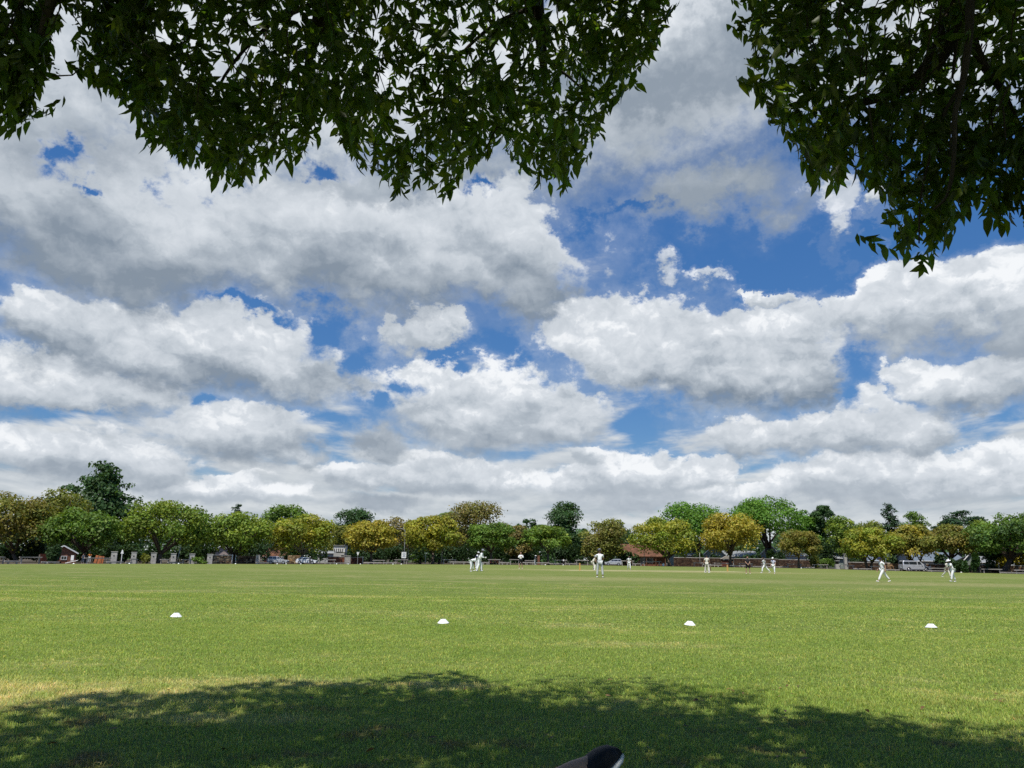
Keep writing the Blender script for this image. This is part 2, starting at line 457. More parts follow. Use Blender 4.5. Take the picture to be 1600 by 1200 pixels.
def lawn_color(t, co):
    """turf colour in world metres: greens, worn straw patches, thin brown patches"""
    big = t.noise(co, 0.055, 4.0, 0.55)
    mid = t.noise(t.vmath('MULTIPLY', co, (0.8, 1.0, 1.0)), 0.45, 5.0, 0.62)
    fine = t.noise(co, 3.2, 5.0, 0.65)
    c = t.mix(t.remap(mid, 0.32, 0.68, kind='LINEAR'), (0.110, 0.164, 0.027), (0.173, 0.214, 0.048))
    c = t.mix(t.remap(fine, 0.30, 0.72, kind='LINEAR'), t.mix(0.35, c, (0.060, 0.120, 0.018)), t.mix(0.30, c, (0.19, 0.215, 0.06)))
    x, y, z = t.sep(co)
    # turf painted paler and yellower with distance, for the grazing view of blade sides
    far = t.remap(y, 16.0, 95.0, 0.0, 0.62)
    c = t.mix(t.math('MULTIPLY', far, t.remap(big, 0.3, 0.62, 0.65, 1.0)), c, (0.185, 0.215, 0.052))
    # straw patches
    dry = t.remap(t.math('ADD', t.math('MULTIPLY', mid, 0.6), t.math('MULTIPLY', fine, 0.4)), 0.54, 0.70, 0.0, 0.62)
    def blob(cx, cy, rx, ry, amt):
        v = t.mapping(co, (cx, cy, 0), (0, 0, 0), (rx, ry, 1e3))
        ln = t.vmath('LENGTH', v)
        return t.math('MULTIPLY', t.remap(t.math('ADD', ln, t.math('MULTIPLY', t.math('SUBTRACT', mid, 0.5), 2.4)), 1.2, 0.3, 0.0, 1.0),
                      t.remap(fine, 0.36, 0.60, 0.25 * amt, amt))
    bands = t.noise(t.vmath('MULTIPLY', co, (0.35, 1.0, 1.0)), 0.42, 5.0, 0.6)
    pale = t.math('MULTIPLY', t.remap(y, 9.0, 26.0), t.remap(bands, 0.50, 0.68, 0.0, 0.58))
    d2 = t.math('MAXIMUM', dry, t.math('MULTIPLY', pale, t.remap(fine, 0.3, 0.6, 0.55, 1.0)))
    flecks = t.math('MULTIPLY', t.remap(t.noise(co, 0.9, 3.0, 0.7), 0.60, 0.68), t.math('MULTIPLY', t.remap(y, 24.0, 34.0), t.remap(y, 62.0, 52.0)))
    d2 = t.math('MAXIMUM', d2, flecks)
    for b in ((-4.3, 6.3, 2.6, 1.1, 1.0), (-2.2, 5.6, 1.2, .25, .7), (-2.3, 7.1, 1.2, .45, 0.6), (-0.55, 7.05, .55, .28, .8), (1.6, 10.6, 1.4, .5, .45),
              (6.5, 46, 14, 6, 0.75), (26, 44, 12, 5, 0.75), (15, 83, 22, 9, 1.0), (40, 70, 16, 8, .4), (-14, 60, 14, 6, .4), (1.2, 13.5, 1.0, .8, .4)):
        d2 = t.math('MAXIMUM', d2, blob(*b))
    c = t.mix(d2, c, (0.300, 0.275, 0.120))
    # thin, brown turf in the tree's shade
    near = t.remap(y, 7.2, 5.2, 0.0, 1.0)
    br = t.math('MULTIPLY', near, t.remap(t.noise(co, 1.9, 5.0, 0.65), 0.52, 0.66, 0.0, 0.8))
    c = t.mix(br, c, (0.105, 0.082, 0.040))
    return c, fine

def make_lawn_mat():
    m, t, out = new_mat('lawn_turf')
    co = t.n.new('ShaderNodeNewGeometry').outputs['Position']
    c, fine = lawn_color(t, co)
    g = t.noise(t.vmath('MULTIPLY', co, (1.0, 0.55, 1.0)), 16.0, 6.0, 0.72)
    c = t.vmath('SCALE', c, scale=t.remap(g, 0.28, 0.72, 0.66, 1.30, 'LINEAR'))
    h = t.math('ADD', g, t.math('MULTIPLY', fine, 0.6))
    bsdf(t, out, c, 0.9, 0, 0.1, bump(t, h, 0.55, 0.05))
    return m

def make_blade_mat():
    m, t, out = new_mat('grass_blade')
    co = t.n.new('ShaderNodeNewGeometry').outputs['Position']
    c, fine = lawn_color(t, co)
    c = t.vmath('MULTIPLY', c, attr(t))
    b = bsdf(t, None, c, 0.6, 0, 0.2)
    tr = t.n.new('ShaderNodeBsdfTranslucent'); t.l.new(t.vmath('MULTIPLY', c, (1.25, 1.2, 0.7)), tr.inputs[0])
    mx = t.n.new('ShaderNodeMixShader'); mx.inputs[0].default_value = 0.4
    t.l.new(b.outputs[0], mx.inputs[1]); t.l.new(tr.outputs[0], mx.inputs[2]); t.l.new(mx.outputs[0], out.inputs[0])
    return m

M = {}
M['lawn'] = make_lawn_mat(); M['blade'] = make_blade_mat()
M['earth'] = plain('earth', (0.085, 0.068, 0.045), 0.95, 0.4, 0.6, bumpy=0.5)
M['pitch'] = plain('pitch_clay', (0.42, 0.38, 0.19), 0.95, 0.22, 0.9, bumpy=0.2)
M['bark'] = plain('bark', (0.10, 0.078, 0.058), 0.95, 0.35, 6.0, bumpy=0.8, streak=True)
M['bark_dark'] = plain('bark_dark', (0.055, 0.042, 0.032), 0.95, 0.35, 9.0, bumpy=0.8, streak=True)
M['bark_pale'] = plain('bark_pale', (0.20, 0.175, 0.14), 0.9, 0.3, 5.0, bumpy=0.5, streak=True)

# ------------------------------------------------------------------ ground, lawn, pitch
def build_ground():
    # bare earth sheet to the horizon
    xs = np.concatenate([[-3000, -1200, -500], np.linspace(-220, 220, 45), [500, 1200, 3000]])
    ys = np.concatenate([[-1500, -300, -60], np.linspace(-20, 300, 41), [600, 1500, 3500]])
    X, Y = np.meshgrid(xs, ys, indexing='ij')
    Z = gzv(X, Y) - 0.03
    v = np.stack([X, Y, Z], -1).reshape(-1, 3)
    nx, ny = len(xs), len(ys)
    i = np.arange((nx - 1) * (ny - 1)); a = (i // (ny - 1)) * ny + i % (ny - 1)
    f = np.stack([a, a + ny, a + ny + 1, a + 1], 1)
    tag(link('ground', raw_mesh('ground', v, f, M['earth'])), kind='structure')
    # the turf, out to the curved boundary
    azs = np.linspace(_az[0], _az[-1], 120)
    yb = edge_y(azs)
    r = np.concatenate([np.linspace(-0.5, 0.6, 20), np.linspace(0.63, 1.0, 16)])
    Yg = yb[:, None] * r[None, :]
    xe = np.tan(azs) * yb
    wid = np.where(r < 0.15, 0.15 + 0 * r, r)
    wid = np.maximum(wid, 0.25)
    Xg = xe[:, None] * wid[None, :]
    Zg = gzv(Xg, Yg)
    Zg[:, r <= 0.6] = 0.0
    v = np.stack([Xg, Yg, Zg], -1).reshape(-1, 3); ny = len(r); nx = len(azs)
    i = np.arange((nx - 1) * (ny - 1)); a = (i // (ny - 1)) * ny + i % (ny - 1)
    f = np.stack([a, a + ny, a + ny + 1, a + 1], 1)
    tag(link('lawn', raw_mesh('lawn', v, f, M['lawn'], smooth_=True)), kind='structure')
    # the pitch between the wickets
    p0, p1 = spot(906, 80.6), spot(1137, 88.0)
    d = (p1 - p0).normalized(); n = Vector((-d.y, d.x, 0))
    mb = MB(); k = 12
    a0 = p0 - d * 1.6; a1 = p1 + d * 1.6
    vs = []
    for q in range(k + 1):
        c = a0.lerp(a1, q / k)
        for s in (-1.5, 1.5): vs.append((c.x + n.x * s, c.y + n.y * s, 0.004 + gz(c.x, c.y)))
    mb.add(vs, [(2 * q, 2 * q + 1, 2 * q + 3, 2 * q + 2)[::-1] for q in range(k)])
    tag(mb.build('cricket_pitch', M['pitch']), kind='structure')
build_ground()

# ------------------------------------------------------------------ grass blades in the near field
def build_grass():
    zones = [(3.0, 7.2, 3800, 0.0022, 0.034, 3), (7.2, 13.0, 1700, 0.0030, 0.031, 3), (13.0, 23.0, 560, 0.0058, 0.030, 2), (23.0, 36.0, 160, 0.0070, 0.026, 2)]
    V, T, F = [], [], []; base = 0
    for y0, y1, dens, w, hgt, seg in zones:
        xm = 0.72 * y1 + 0.6
        n = int(dens * (y1 - y0) * 2 * xm)
        x = rng.uniform(-xm, xm, n); y = rng.uniform(y0, y1, n)
        keep = (np.abs(x) < 0.70 * y + 0.7) & (rng.random(n) < np.interp(y, [23, 40], [1, .15]))
        x, y = x[keep], y[keep]; n = len(x)
        # tufty density
        k = np.sin(x * 5.1 + np.sin(y * 3.3)) * np.sin(y * 6.3 + np.sin(x * 4.1))
        a = rng.uniform(0, 2 * math.pi, n); lean = rng.uniform(0.2, 1.75, n)
        h = hgt * rng.uniform(0.5, 1.25, n) * (1 + 0.22 * k)
        ww = w * rng.uniform(0.7, 1.4, n)
        dx, dy = np.cos(a), np.sin(a)
        b = a + rng.uniform(0.6, 2.5, n); sx, sy = np.cos(b) * ww, np.sin(b) * ww
        z0 = np.zeros(n) - 0.004
        p = np.stack([x, y, z0], 1); side = np.stack([sx, sy, 0 * sx], 1)
        mid = p + np.stack([dx * h * lean * 0.28, dy * h * lean * 0.28, h * 0.62], 1)
        tip = p + np.stack([dx * h * lean * 0.9, dy * h * lean * 0.9, h * (1.05 - 0.46 * lean)], 1)
        vs = np.stack([p - side, p + side, mid + side * 0.8, mid - side * 0.8, tip], 1)
        tone = 2.45 * rng.uniform(0.80, 1.22, n)[:, None] * np.stack([rng.uniform(0.88, 1.22, n), np.ones(n), rng.uniform(0.8, 1.2, n)], 1)
        straw = rng.random(n) < 0.06
        tone[straw] *= np.array([1.6, 1.2, 1.5])
        V.append(vs.reshape(-1, 3)); T.append(np.repeat(tone, 5, 0))
        i = np.arange(n) * 5 + base
        F.append(np.concatenate([np.stack([i, i + 1, i + 2], 1), np.stack([i, i + 2, i + 3], 1), np.stack([i + 3, i + 2, i + 4], 1)]))
        base += n * 5
    me = raw_mesh('grass', np.concatenate(V), np.concatenate(F), M['blade'], np.concatenate(T))
    tag(link('grass', me), 'short green turf blades with straw ones, in front of the white marker cones', 'grass', kind='stuff')
build_grass()

# ------------------------------------------------------------------ far trees
def unit(v): return v / np.maximum(np.linalg.norm(v, axis=1, keepdims=True), 1e-6)

def leaf_cloud(C, Nrm, size, tint, mat, name='crown', asp=0.62):
    """diamond leaf sprays at C facing Nrm"""
    n = len(C)
    r = unit(rng.normal(size=(n, 3)))
    a = unit(np.cross(Nrm, r)); b = np.cross(Nrm, a)
    s = size[:, None]
    bend = Nrm * s * 0.16
    vs = np.stack([C - a * s - bend, C + b * s * asp, C + a * s - bend, C - b * s * asp], 1).reshape(-1, 3)
    i = np.arange(n) * 4
    f = np.concatenate([np.stack([i, i + 1, i + 2], 1), np.stack([i, i + 2, i + 3], 1)])
    return raw_mesh(name, vs, f, mat, np.repeat(tint, 4, 0))

def fol(name, col, **k):
    if name not in M: M[name] = leaf_mat(name, col, **k)
    return M[name]
FOL = {
    'yellow': (0.325, 0.305, 0.038), 'gold': (0.365, 0.312, 0.046), 'lime': (0.205, 0.268, 0.034),
    'green': (0.125, 0.210, 0.032), 'bright': (0.120, 0.245, 0.030), 'olive': (0.180, 0.198, 0.035),
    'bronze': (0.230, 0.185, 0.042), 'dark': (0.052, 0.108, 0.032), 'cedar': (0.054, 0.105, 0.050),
    'deep': (0.038, 0.075, 0.024), 'brown': (0.215, 0.180, 0.055), 'lemon': (0.42, 0.36, 0.03),
}
for k_, c_ in FOL.items(): M['leaf_' + k_] = leaf_mat('leaf_' + k_, c_)

def make_tree(name, label, px, x0, x1, top, Y, col, style='round', cb=None, n=2600, ls=0.26, trunk=True, group=None,
              cat='tree', col2=None, multi=1, lob=None, trunk_px=None, bark='bark', tr=0.0):
    """a tree at depth Y whose crown spans photo columns x0..x1 and reaches photo row top"""
    zr = max(4.0, .62 * zt((x0 + x1) / 2, top, Y)); xL = gx(x0, Y, zr); xR = gx(x1, Y, zr)
    b = spot(trunk_px if trunk_px is not None else px, Y)
    H = zt((x0 + x1) / 2, top, Y) - b.z
    W = (xR - xL) * 1.06; n = int(n * 2.3); ls = ls * 0.92; cx = (xL + xR) / 2 - b.x
    zb = (zt(px, cb + 7, Y) - b.z) if cb is not None else max(1.6, H * 0.24)
    D = min(W * 0.9, 13.0)
    root = empty(name, b)
    tag(root, label, cat, group)
    P, N, S, Tn = [], [], [], []
    lobes = []
    hh = (H - zb) / 2; zc = zb + hh
    rw = W / 2
    if style in ('round', 'dome', 'tall'):
        nl = lob or int(22 + rw * 3.0)
        for i in range(nl):
            th = rng.uniform(0, 2 * math.pi); u = rng.uniform(-1.0, 1.0)
            if style == 'dome': u = rng.uniform(-0.7, 1.0)
            rr = math.sqrt(max(0.0, 1 - u * u * (0.92 if u > 0 else 0.45))) * rng.uniform(0.58, 0.84)
            if style == 'dome' and u < 0.2: rr = rng.uniform(0.5, 0.88)
            lr = rng.uniform(0.26, 0.42) * min(rw, hh * 1.25)
            zz = zc + u * (hh - lr * 0.72)
            lobes.append((cx + rr * rw * math.cos(th) * 0.98, rr * D / 2 * math.sin(th), zz, lr * 1.12, lr * 0.80))
        for i in range(4):
            lobes.append((cx + rng.uniform(-.3, .3) * rw, rng.uniform(-.3, .3) * D / 2, zc + rng.uniform(-.3, .5) * hh, 0.42 * min(rw, hh), 0.36 * min(rw, hh)))
    elif style == 'cone':
        nl = lob or 46
        for i in range(nl):
            u = rng.uniform(0, 1) ** 0.9
            z = zb + u * (H - zb) * 0.97
            env = min(1.0, ((1 - u) * 1.9) ** .8 + .02)
            th = rng.uniform(0, 2 * math.pi); rr = env * rng.uniform(0.5, 0.95)
            lr = rw * 0.20 * (0.35 + env * 0.65)
            lobes.append((cx + rr * rw * math.cos(th), rr * D / 2 * math.sin(th), z - lr * .3, lr * 1.25, lr * 0.62))
        for i in range(26):
            u = rng.uniform(.3, 1); env = min(1.0, ((1 - u) * 1.9) ** .8 + .03); th = rng.uniform(0, 2 * math.pi)
            lobes.append((cx + env * rw * 1.0 * math.cos(th), env * D / 2 * math.sin(th), zb + u * (H - zb), rw * .10, rw * .075))
        for i in range(14):
            u = i / 14
            lobes.append((cx, 0, zb + u * (H - zb) * .9, rw * .72 * min(1, ((1 - u) * 1.9) ** .8) + .1, (H - zb) * .09))
    elif style == 'cedar':
        nt = (lob or 7) + 3
        for i in range(nt):
            u = (i + 0.5) / nt
            z = zb + (H - zb) * (u * 0.95 + 0.02)
            env = (1 - u) ** 0.75 * rng.uniform(0.72, 1.05) + 0.14
            k = 4 + int(8 * env)
            for j in range(k):
                th = rng.uniform(0, 2 * math.pi); rr = env * rng.uniform(0.1, 0.9)
                lobes.append((cx + rr * rw * math.cos(th), rr * D / 2 * math.sin(th), z + rng.uniform(-.6, .6) - rr * .5, rw * 0.24 * (0.45 + env * .7), (H - zb) * rng.uniform(.025, .06)))
            lobes.append((cx, 0, z, rw * .3 * (.3 + env), (H - zb) / nt * .7))
    elif style == 'flat':
        for i in range(lob or 44):
            th = rng.uniform(0, 2 * math.pi); rr = math.sqrt(rng.uniform(0, 1)) * 0.86
            z = zb + (H - zb) * (0.94 - 0.72 * rr ** 1.5 - rng.uniform(0, .22))
            lobes.append((cx + rr * rw * math.cos(th), rr * D / 2 * math.sin(th), z, rw * 0.22, (H - zb) * rng.uniform(.06, .12)))
    L = np.array(lobes)
    w = L[:, 3] * (L[:, 3] + L[:, 4]); w = w / w.sum()
    idx = rng.choice(len(L), n, p=w)
    d = unit(rng.normal(size=(n, 3)))
    low = d[:, 2] < -0.25
    d[low, 2] *= -rng.choice([1, 1, -1], low.sum())      # fewer leaves on the undersides
    rad = rng.uniform(0.72, 1.06, n)
    fr_ = rng.random(n) < 0.10; rad[fr_] = rng.uniform(1.05, 1.32, fr_.sum())
    rad[rng.random(n) < 0.2] *= 0.6
    Lr = L[idx]
    P = Lr[:, :3] + d * np.stack([Lr[:, 3], Lr[:, 3], Lr[:, 4]], 1) * rad[:, None]
    keep = (P[:, 2] > zb * 0.8) & (P[:, 2] < H + 0.1)
    P, d, idx = P[keep], d[keep], idx[keep]; n = len(P)
    N = unit(d * 1.0 + rng.normal(size=(n, 3)) * 0.55 + np.array([0, 0, 0.35]))
    lt = rng.uniform(0.84, 1.16, len(L))[idx]
    tone = (lt * rng.uniform(0.72, 1.28, n))[:, None] * np.stack([rng.uniform(0.86, 1.14, n), np.ones(n), rng.uniform(.8, 1.2, n)], 1)
    if col2 is not None:
        r2 = np.array(FOL[col2]) / np.array(FOL[col])
        lm = (rng.random(len(L)) < 0.42)[idx]
        mixf = np.where(lm, 0.8, 0.12)[:, None] * rng.uniform(0.5, 1.2, n)[:, None]
        tone = tone * (1 + (r2 - 1)[None, :] * np.clip(mixf, 0, 1))
    sz = ls * rng.uniform(0.65, 1.35, n)
    if style in ('cedar', 'flat'): N = unit(N * np.array([.5, .5, 1.4]))
    cr = link('crown', leaf_cloud(P, N, sz, tone, M['leaf_' + col]), root)
    if trunk:
        mb = MB()
        tops = L[np.argsort(-L[:, 3])][:9]
        r0 = max(0.11, W * 0.026)
        for k in range(multi):
            off = Vector((rng.uniform(-.5, .5) * (multi > 1), rng.uniform(-.4, .4) * (multi > 1), 0))
            fork = Vector((cx * 0.35 + off.x * 2.4, off.y * 2, zb * 0.95))
            mb.tube([off + Vector((0, 0, -0.15)), off + Vector((0.02, 0, 0.25)), off.lerp(fork, .5) + Vector((rng.uniform(-.08, .08), 0, 0)), fork], [r0 * 1.45, r0 * 1.05, r0 * .9, r0 * .78], 7)
            for q in tops[k::multi]:
                e = Vector(q[:3]); m_ = fork.lerp(e, 0.5) + Vector((0, 0, 0.12 * (e - fork).length))
                mb.tube([fork, m_, e], [r0 * .6, r0 * .38, r0 * .14], 5)
        mb.build('trunk', M[bark], root, smooth_=True)
    return root

ST = 'trees standing round the field'
def T(*a, **k): return make_tree(*a, **k)
# front row
T('tree', 'bronze and olive tree at the left end of the tree line', 25, -40, 74, 768, 122, 'olive', col2='bronze', cb=858, n=3400, group=ST)
T('tree', 'olive domed tree between the bronze tree and the dark conifer', 100, 58, 134, 763, 140, 'olive', 'dome', cb=850, n=2400, group=ST)
T('conifer', 'tall broad dark green conifer, highest tree of the tree line', 152, 82, 224, 721, 160, 'dark', 'cone', cb=850, n=6200, ls=.40, lob=90, group=ST, bark='bark_dark')
T('tree', 'mid green rounded tree right above the small brick hut', 132, 74, 192, 793, 124, 'green', cb=856, n=3400, group=ST)
T('tree', 'wide light green tree behind the row of grey stone pillars', 260, 188, 330, 781, 130, 'lime', col2='green', cb=858, n=4400, trunk_px=248, group=ST)
T('tree', 'green tree above the stone wall, left of the silver parked car', 370, 314, 428, 799, 140, 'lime', col2='green', cb=862, n=3700, trunk_px=365, group=ST)
T('cedar_tree', 'small tiered cedar tip showing over the green tree by the stone wall', 370, 348, 390, 785, 235, 'cedar', 'cedar', cb=838, n=1300, ls=.30, group=ST, lob=6)
T('tree', 'dark rounded tree rising behind the silver car, just left of the yellow tree', 442, 410, 480, 787, 180, 'green', 'dome', cb=852, n=2300, ls=.3, group=ST)
T('tree', 'yellow olive tree with spreading branches above the white car', 475, 426, 524, 803, 146, 'yellow', col2='lime', cb=859, n=3600, trunk_px=472, group=ST, bark='bark_pale')
T('tree', 'dull olive tree in the gap behind the scoreboard', 535, 515, 556, 820, 176, 'olive', cb=868, n=1300, group=ST)
T('conifer', 'blue black flat topped conifer over the left side of the golden round tree', 550, 519, 584, 792, 205, 'dark', 'dome', cb=858, n=2300, ls=.3, group=ST, bark='bark_dark')
T('tree', 'round golden yellow tree, right of the scoreboard', 580, 540, 620, 812, 151, 'gold', col2='yellow', cb=858, n=3300, trunk_px=580, group=ST)
T('tree', 'brownish tree filling the gap between the two yellow trees', 628, 598, 660, 806, 178, 'brown', cb=868, n=2000, group=ST)
T('tree', 'large yellow green tree above the white notice board', 676, 630, 723, 805, 154, 'yellow', col2='lime', cb=856, n=4000, trunk_px=676, group=ST)
T('tree', 'big brown olive tree with an airy top, rising behind the fielders in white', 750, 694, 800, 783, 182, 'brown', col2='olive', cb=862, n=3800, ls=.28, group=ST)
T('tree', 'dense green tree directly behind the crouching fielders in white', 767, 728, 808, 815, 158, 'green', cb=856, n=3200, trunk_px=767, group=ST)
T('tree', 'rusty brown small tree behind the fielder in black shorts', 812, 792, 830, 820, 168, 'brown', cb=868, n=1400, group=ST)
T('tree', 'small dark green round top left of the tall dark tree', 826, 812, 842, 809, 200, 'dark', cb=858, n=1000, ls=.3, group=ST)
T('tree', 'green umbrella shaped tree with a straight trunk, left of the tall dark tree', 856, 818, 892, 820, 158, 'green', 'dome', cb=857, n=3000, trunk_px=857, group=ST, col2='lime')
T('tree', 'tall dark ragged evergreen near the middle of the tree line', 886, 854, 920, 784, 178, 'dark', 'tall', cb=858, n=3600, ls=.28, trunk_px=891, group=ST, bark='bark_pale', lob=34)
T('tree', 'olive tree right of the tall dark evergreen, above the silver hatchback', 942, 910, 980, 809, 166, 'olive', col2='brown', cb=870, n=3400, group=ST)
T('tree', 'dark tree peeping out behind the olive tree, left of the tile roofed pavilion', 970, 946, 986, 814, 200, 'dark', cb=864, n=1300, ls=.3, group=ST)
T('tree', 'yellow green tree leaning over the tile roofed pavilion', 1040, 984, 1090, 808, 158, 'lime', col2='yellow', cb=865, n=4400, trunk_px=1046, group=ST)
T('tree', 'bright green dome behind the yellow green tree and left of the orange tree', 1082, 1024, 1138, 784, 186, 'bright', 'dome', cb=854, n=4200, ls=.28, trunk_px=1092, group=ST, bark='bark_dark', multi=2)
T('tree', 'orange and yellow tree in front of the two bright green domes', 1142, 1096, 1188, 801, 159, 'gold', col2='yellow', cb=861, n=4300, trunk_px=1141, group=ST)
T('tree', 'largest bright green dome with several dark trunks, right of the orange tree', 1196, 1140, 1254, 775, 184, 'bright', 'dome', cb=848, n=5200, ls=.28, group=ST, multi=4, bark='bark_dark', trunk_px=1205)
T('tree', 'medium bright green tree tucked to the right of the largest green dome', 1266, 1240, 1288, 796, 190, 'bright', cb=864, n=1800, ls=.3, group=ST)
T('tree', 'narrow dark green tree behind the small round olive tree', 1284, 1264, 1304, 788, 188, 'dark', 'tall', cb=868, n=2600, ls=.3, group=ST, bark='bark_dark')
T('tree', 'small neatly round olive bronze tree with a thin trunk', 1249, 1217, 1281, 827, 156, 'olive', col2='bronze', cb=864, n=3600, ls=.2, trunk_px=1248, group=ST)
T('tree', 'pale green tree behind the right side of the narrow dark tree', 1312, 1290, 1340, 806, 180, 'lime', col2='green', cb=868, n=2400, group=ST)
T('tree', 'grey green tree behind the yellow green one over the walking fielder', 1350, 1322, 1380, 811, 186, 'olive', col2='green', cb=862, n=2000, group=ST)
T('tree', 'spreading yellow green tree left of the silver van', 1361, 1316, 1407, 824, 150, 'lime', col2='yellow', cb=870, n=4000, trunk_px=1359, group=ST, multi=2)
T('cedar_tree', 'tall tiered cedar behind the orange tinted tree by the van', 1392, 1364, 1420, 785, 196, 'cedar', 'cedar', cb=862, n=3000, ls=.28, group=ST, lob=9, bark='bark_dark')
T('tree', 'green tree immediately right of the tall cedar', 1430, 1410, 1452, 799, 188, 'green', cb=850, n=1700, group=ST)
T('tree', 'orange tinted yellow tree above the silver van', 1428, 1398, 1457, 819, 152, 'gold', col2='olive', cb=869, n=3300, trunk_px=1431, group=ST, multi=3, bark='bark_dark')
T('cedar_tree', 'flat topped dark cedar over the wide olive tree', 1502, 1458, 1546, 793, 192, 'cedar', 'flat', cb=838, n=2600, ls=.3, group=ST, bark='bark_dark')
T('tree', 'wide olive and bronze tree on a V shaped trunk, right of the van', 1492, 1446, 1540, 820, 142, 'olive', 'dome', col2='bronze', cb=866, n=4800, trunk_px=1478, group=ST, multi=2, bark='bark_dark')
T('tree', 'big dark green tree at the right end of the tree line', 1590, 1518, 1680, 801, 130, 'green', col2='dark', cb=866, n=6000, trunk_px=1568, group=ST, bark='bark_dark')
T('tree', 'lighter green tree between the flat cedar and the big dark end tree', 1538, 1506, 1566, 812, 160, 'green', col2='lime', cb=858, n=2200, group=ST)
# trees beyond both edges of the picture
T('tree', 'olive tree beyond the bronze tree, outside the left edge', -120, -190, -50, 775, 104, 'olive', cb=850, n=1600, ls=.42, group=ST)
T('tree', 'green tree beyond the big dark end tree, outside the right edge', 1740, 1670, 1830, 795, 108, 'green', cb=850, n=1600, ls=.42, group=ST)

def make_shrub(label, px, x0, x1, top, Y, col, n=900, ls=.2, name='shrub', group='shrubs below the trees', stuffed=None):
    xL = gx(x0, Y, 1.0); xR = gx(x1, Y, 1.0); b = spot((x0 + x1) / 2, Y)
    H = zt((x0 + x1) / 2, top, Y) - b.z; W = xR - xL
    k = max(4, int(W * 1.3)); L = []
    for i in range(k):
        L.append((rng.uniform(-.38, .38) * W, rng.uniform(-.6, .6), rng.uniform(.25, .72) * H, rng.uniform(.16, .3) * max(W, 1.2) * (4 / k) ** .3, rng.uniform(.22, .36) * H))
    L = np.array(L); idx = rng.integers(0, k, n); d = unit(rng.normal(size=(n, 3)))
    P = L[idx, :3] + d * np.stack([L[idx, 3], L[idx, 3] * .8, L[idx, 4]], 1) * rng.uniform(.6, 1.05, n)[:, None]
    P = P[P[:, 2] > 0.02]; n = len(P)
    N = unit(unit(P - np.array([0, 0, .3 * H])) + rng.normal(size=(n, 3)) * .6)
    tone = rng.uniform(.65, 1.35, n)[:, None] * np.ones((1, 3))
    root = empty(name, b); tag(root, label, 'shrub', group)
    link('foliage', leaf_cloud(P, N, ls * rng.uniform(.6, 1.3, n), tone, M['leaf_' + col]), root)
    mb = MB()
    for i in range(5): mb.tube([(rng.uniform(-.15, .15), 0, -.05), tuple(L[i % k, :3])], [.035, .012], 5)
    mb.build('stem', M['bark_dark'], root)
    return root
# dark understorey behind the rails, one bush after the other
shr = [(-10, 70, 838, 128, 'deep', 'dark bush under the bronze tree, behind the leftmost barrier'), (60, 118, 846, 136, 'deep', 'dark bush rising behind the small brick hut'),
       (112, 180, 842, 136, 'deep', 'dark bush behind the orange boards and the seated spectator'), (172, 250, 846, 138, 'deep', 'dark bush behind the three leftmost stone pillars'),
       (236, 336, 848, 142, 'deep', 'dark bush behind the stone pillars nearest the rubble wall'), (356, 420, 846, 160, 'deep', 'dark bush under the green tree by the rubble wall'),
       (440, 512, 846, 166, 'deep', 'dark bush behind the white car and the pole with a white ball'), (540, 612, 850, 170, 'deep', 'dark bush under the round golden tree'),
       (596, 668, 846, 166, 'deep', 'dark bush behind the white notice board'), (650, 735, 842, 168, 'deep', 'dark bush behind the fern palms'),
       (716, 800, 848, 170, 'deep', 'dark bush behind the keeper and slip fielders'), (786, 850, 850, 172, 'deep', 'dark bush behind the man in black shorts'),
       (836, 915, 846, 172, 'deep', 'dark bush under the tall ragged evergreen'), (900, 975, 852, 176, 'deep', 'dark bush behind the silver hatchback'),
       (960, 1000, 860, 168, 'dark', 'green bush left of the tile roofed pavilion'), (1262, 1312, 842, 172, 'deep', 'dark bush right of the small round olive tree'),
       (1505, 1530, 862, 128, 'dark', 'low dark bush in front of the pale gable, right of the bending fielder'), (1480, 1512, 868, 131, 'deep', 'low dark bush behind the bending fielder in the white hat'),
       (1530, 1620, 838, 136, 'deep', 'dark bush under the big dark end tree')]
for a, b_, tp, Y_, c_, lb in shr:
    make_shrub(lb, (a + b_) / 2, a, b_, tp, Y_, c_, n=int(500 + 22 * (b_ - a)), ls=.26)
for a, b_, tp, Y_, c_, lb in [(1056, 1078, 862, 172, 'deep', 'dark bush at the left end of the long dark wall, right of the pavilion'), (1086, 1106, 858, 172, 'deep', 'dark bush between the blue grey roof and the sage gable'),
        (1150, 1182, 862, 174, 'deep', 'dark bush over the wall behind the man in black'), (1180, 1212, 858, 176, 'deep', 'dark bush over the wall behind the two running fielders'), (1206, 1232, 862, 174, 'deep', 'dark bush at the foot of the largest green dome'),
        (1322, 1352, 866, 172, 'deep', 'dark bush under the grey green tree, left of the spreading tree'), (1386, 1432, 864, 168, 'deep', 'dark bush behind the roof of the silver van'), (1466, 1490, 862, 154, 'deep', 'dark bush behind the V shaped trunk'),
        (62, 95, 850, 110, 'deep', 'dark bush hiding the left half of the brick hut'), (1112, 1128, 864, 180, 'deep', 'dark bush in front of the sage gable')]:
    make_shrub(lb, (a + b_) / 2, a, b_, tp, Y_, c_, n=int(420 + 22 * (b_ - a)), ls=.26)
make_shrub('small bright green bush by the last stone pillar before the rubble wall', 313, 302, 324, 870, 124, 'green', 420, .16)
make_shrub('yellow green bush between the second and third stone pillars', 229, 219, 238, 862, 120, 'olive', 500, .16)
make_shrub('bright yellow flowering bush above the right end of the brown wall', 1570, 1560, 1579, 867, 134, 'lemon', 520, .17)
make_shrub('bright yellow flowering bush cut by the right edge of the picture', 1600, 1588, 1612, 866, 134, 'lemon', 520, .17)
make_shrub('low grey green bush under the small round olive tree', 1292, 1276, 1306, 870, 164, 'green', 600, .2)
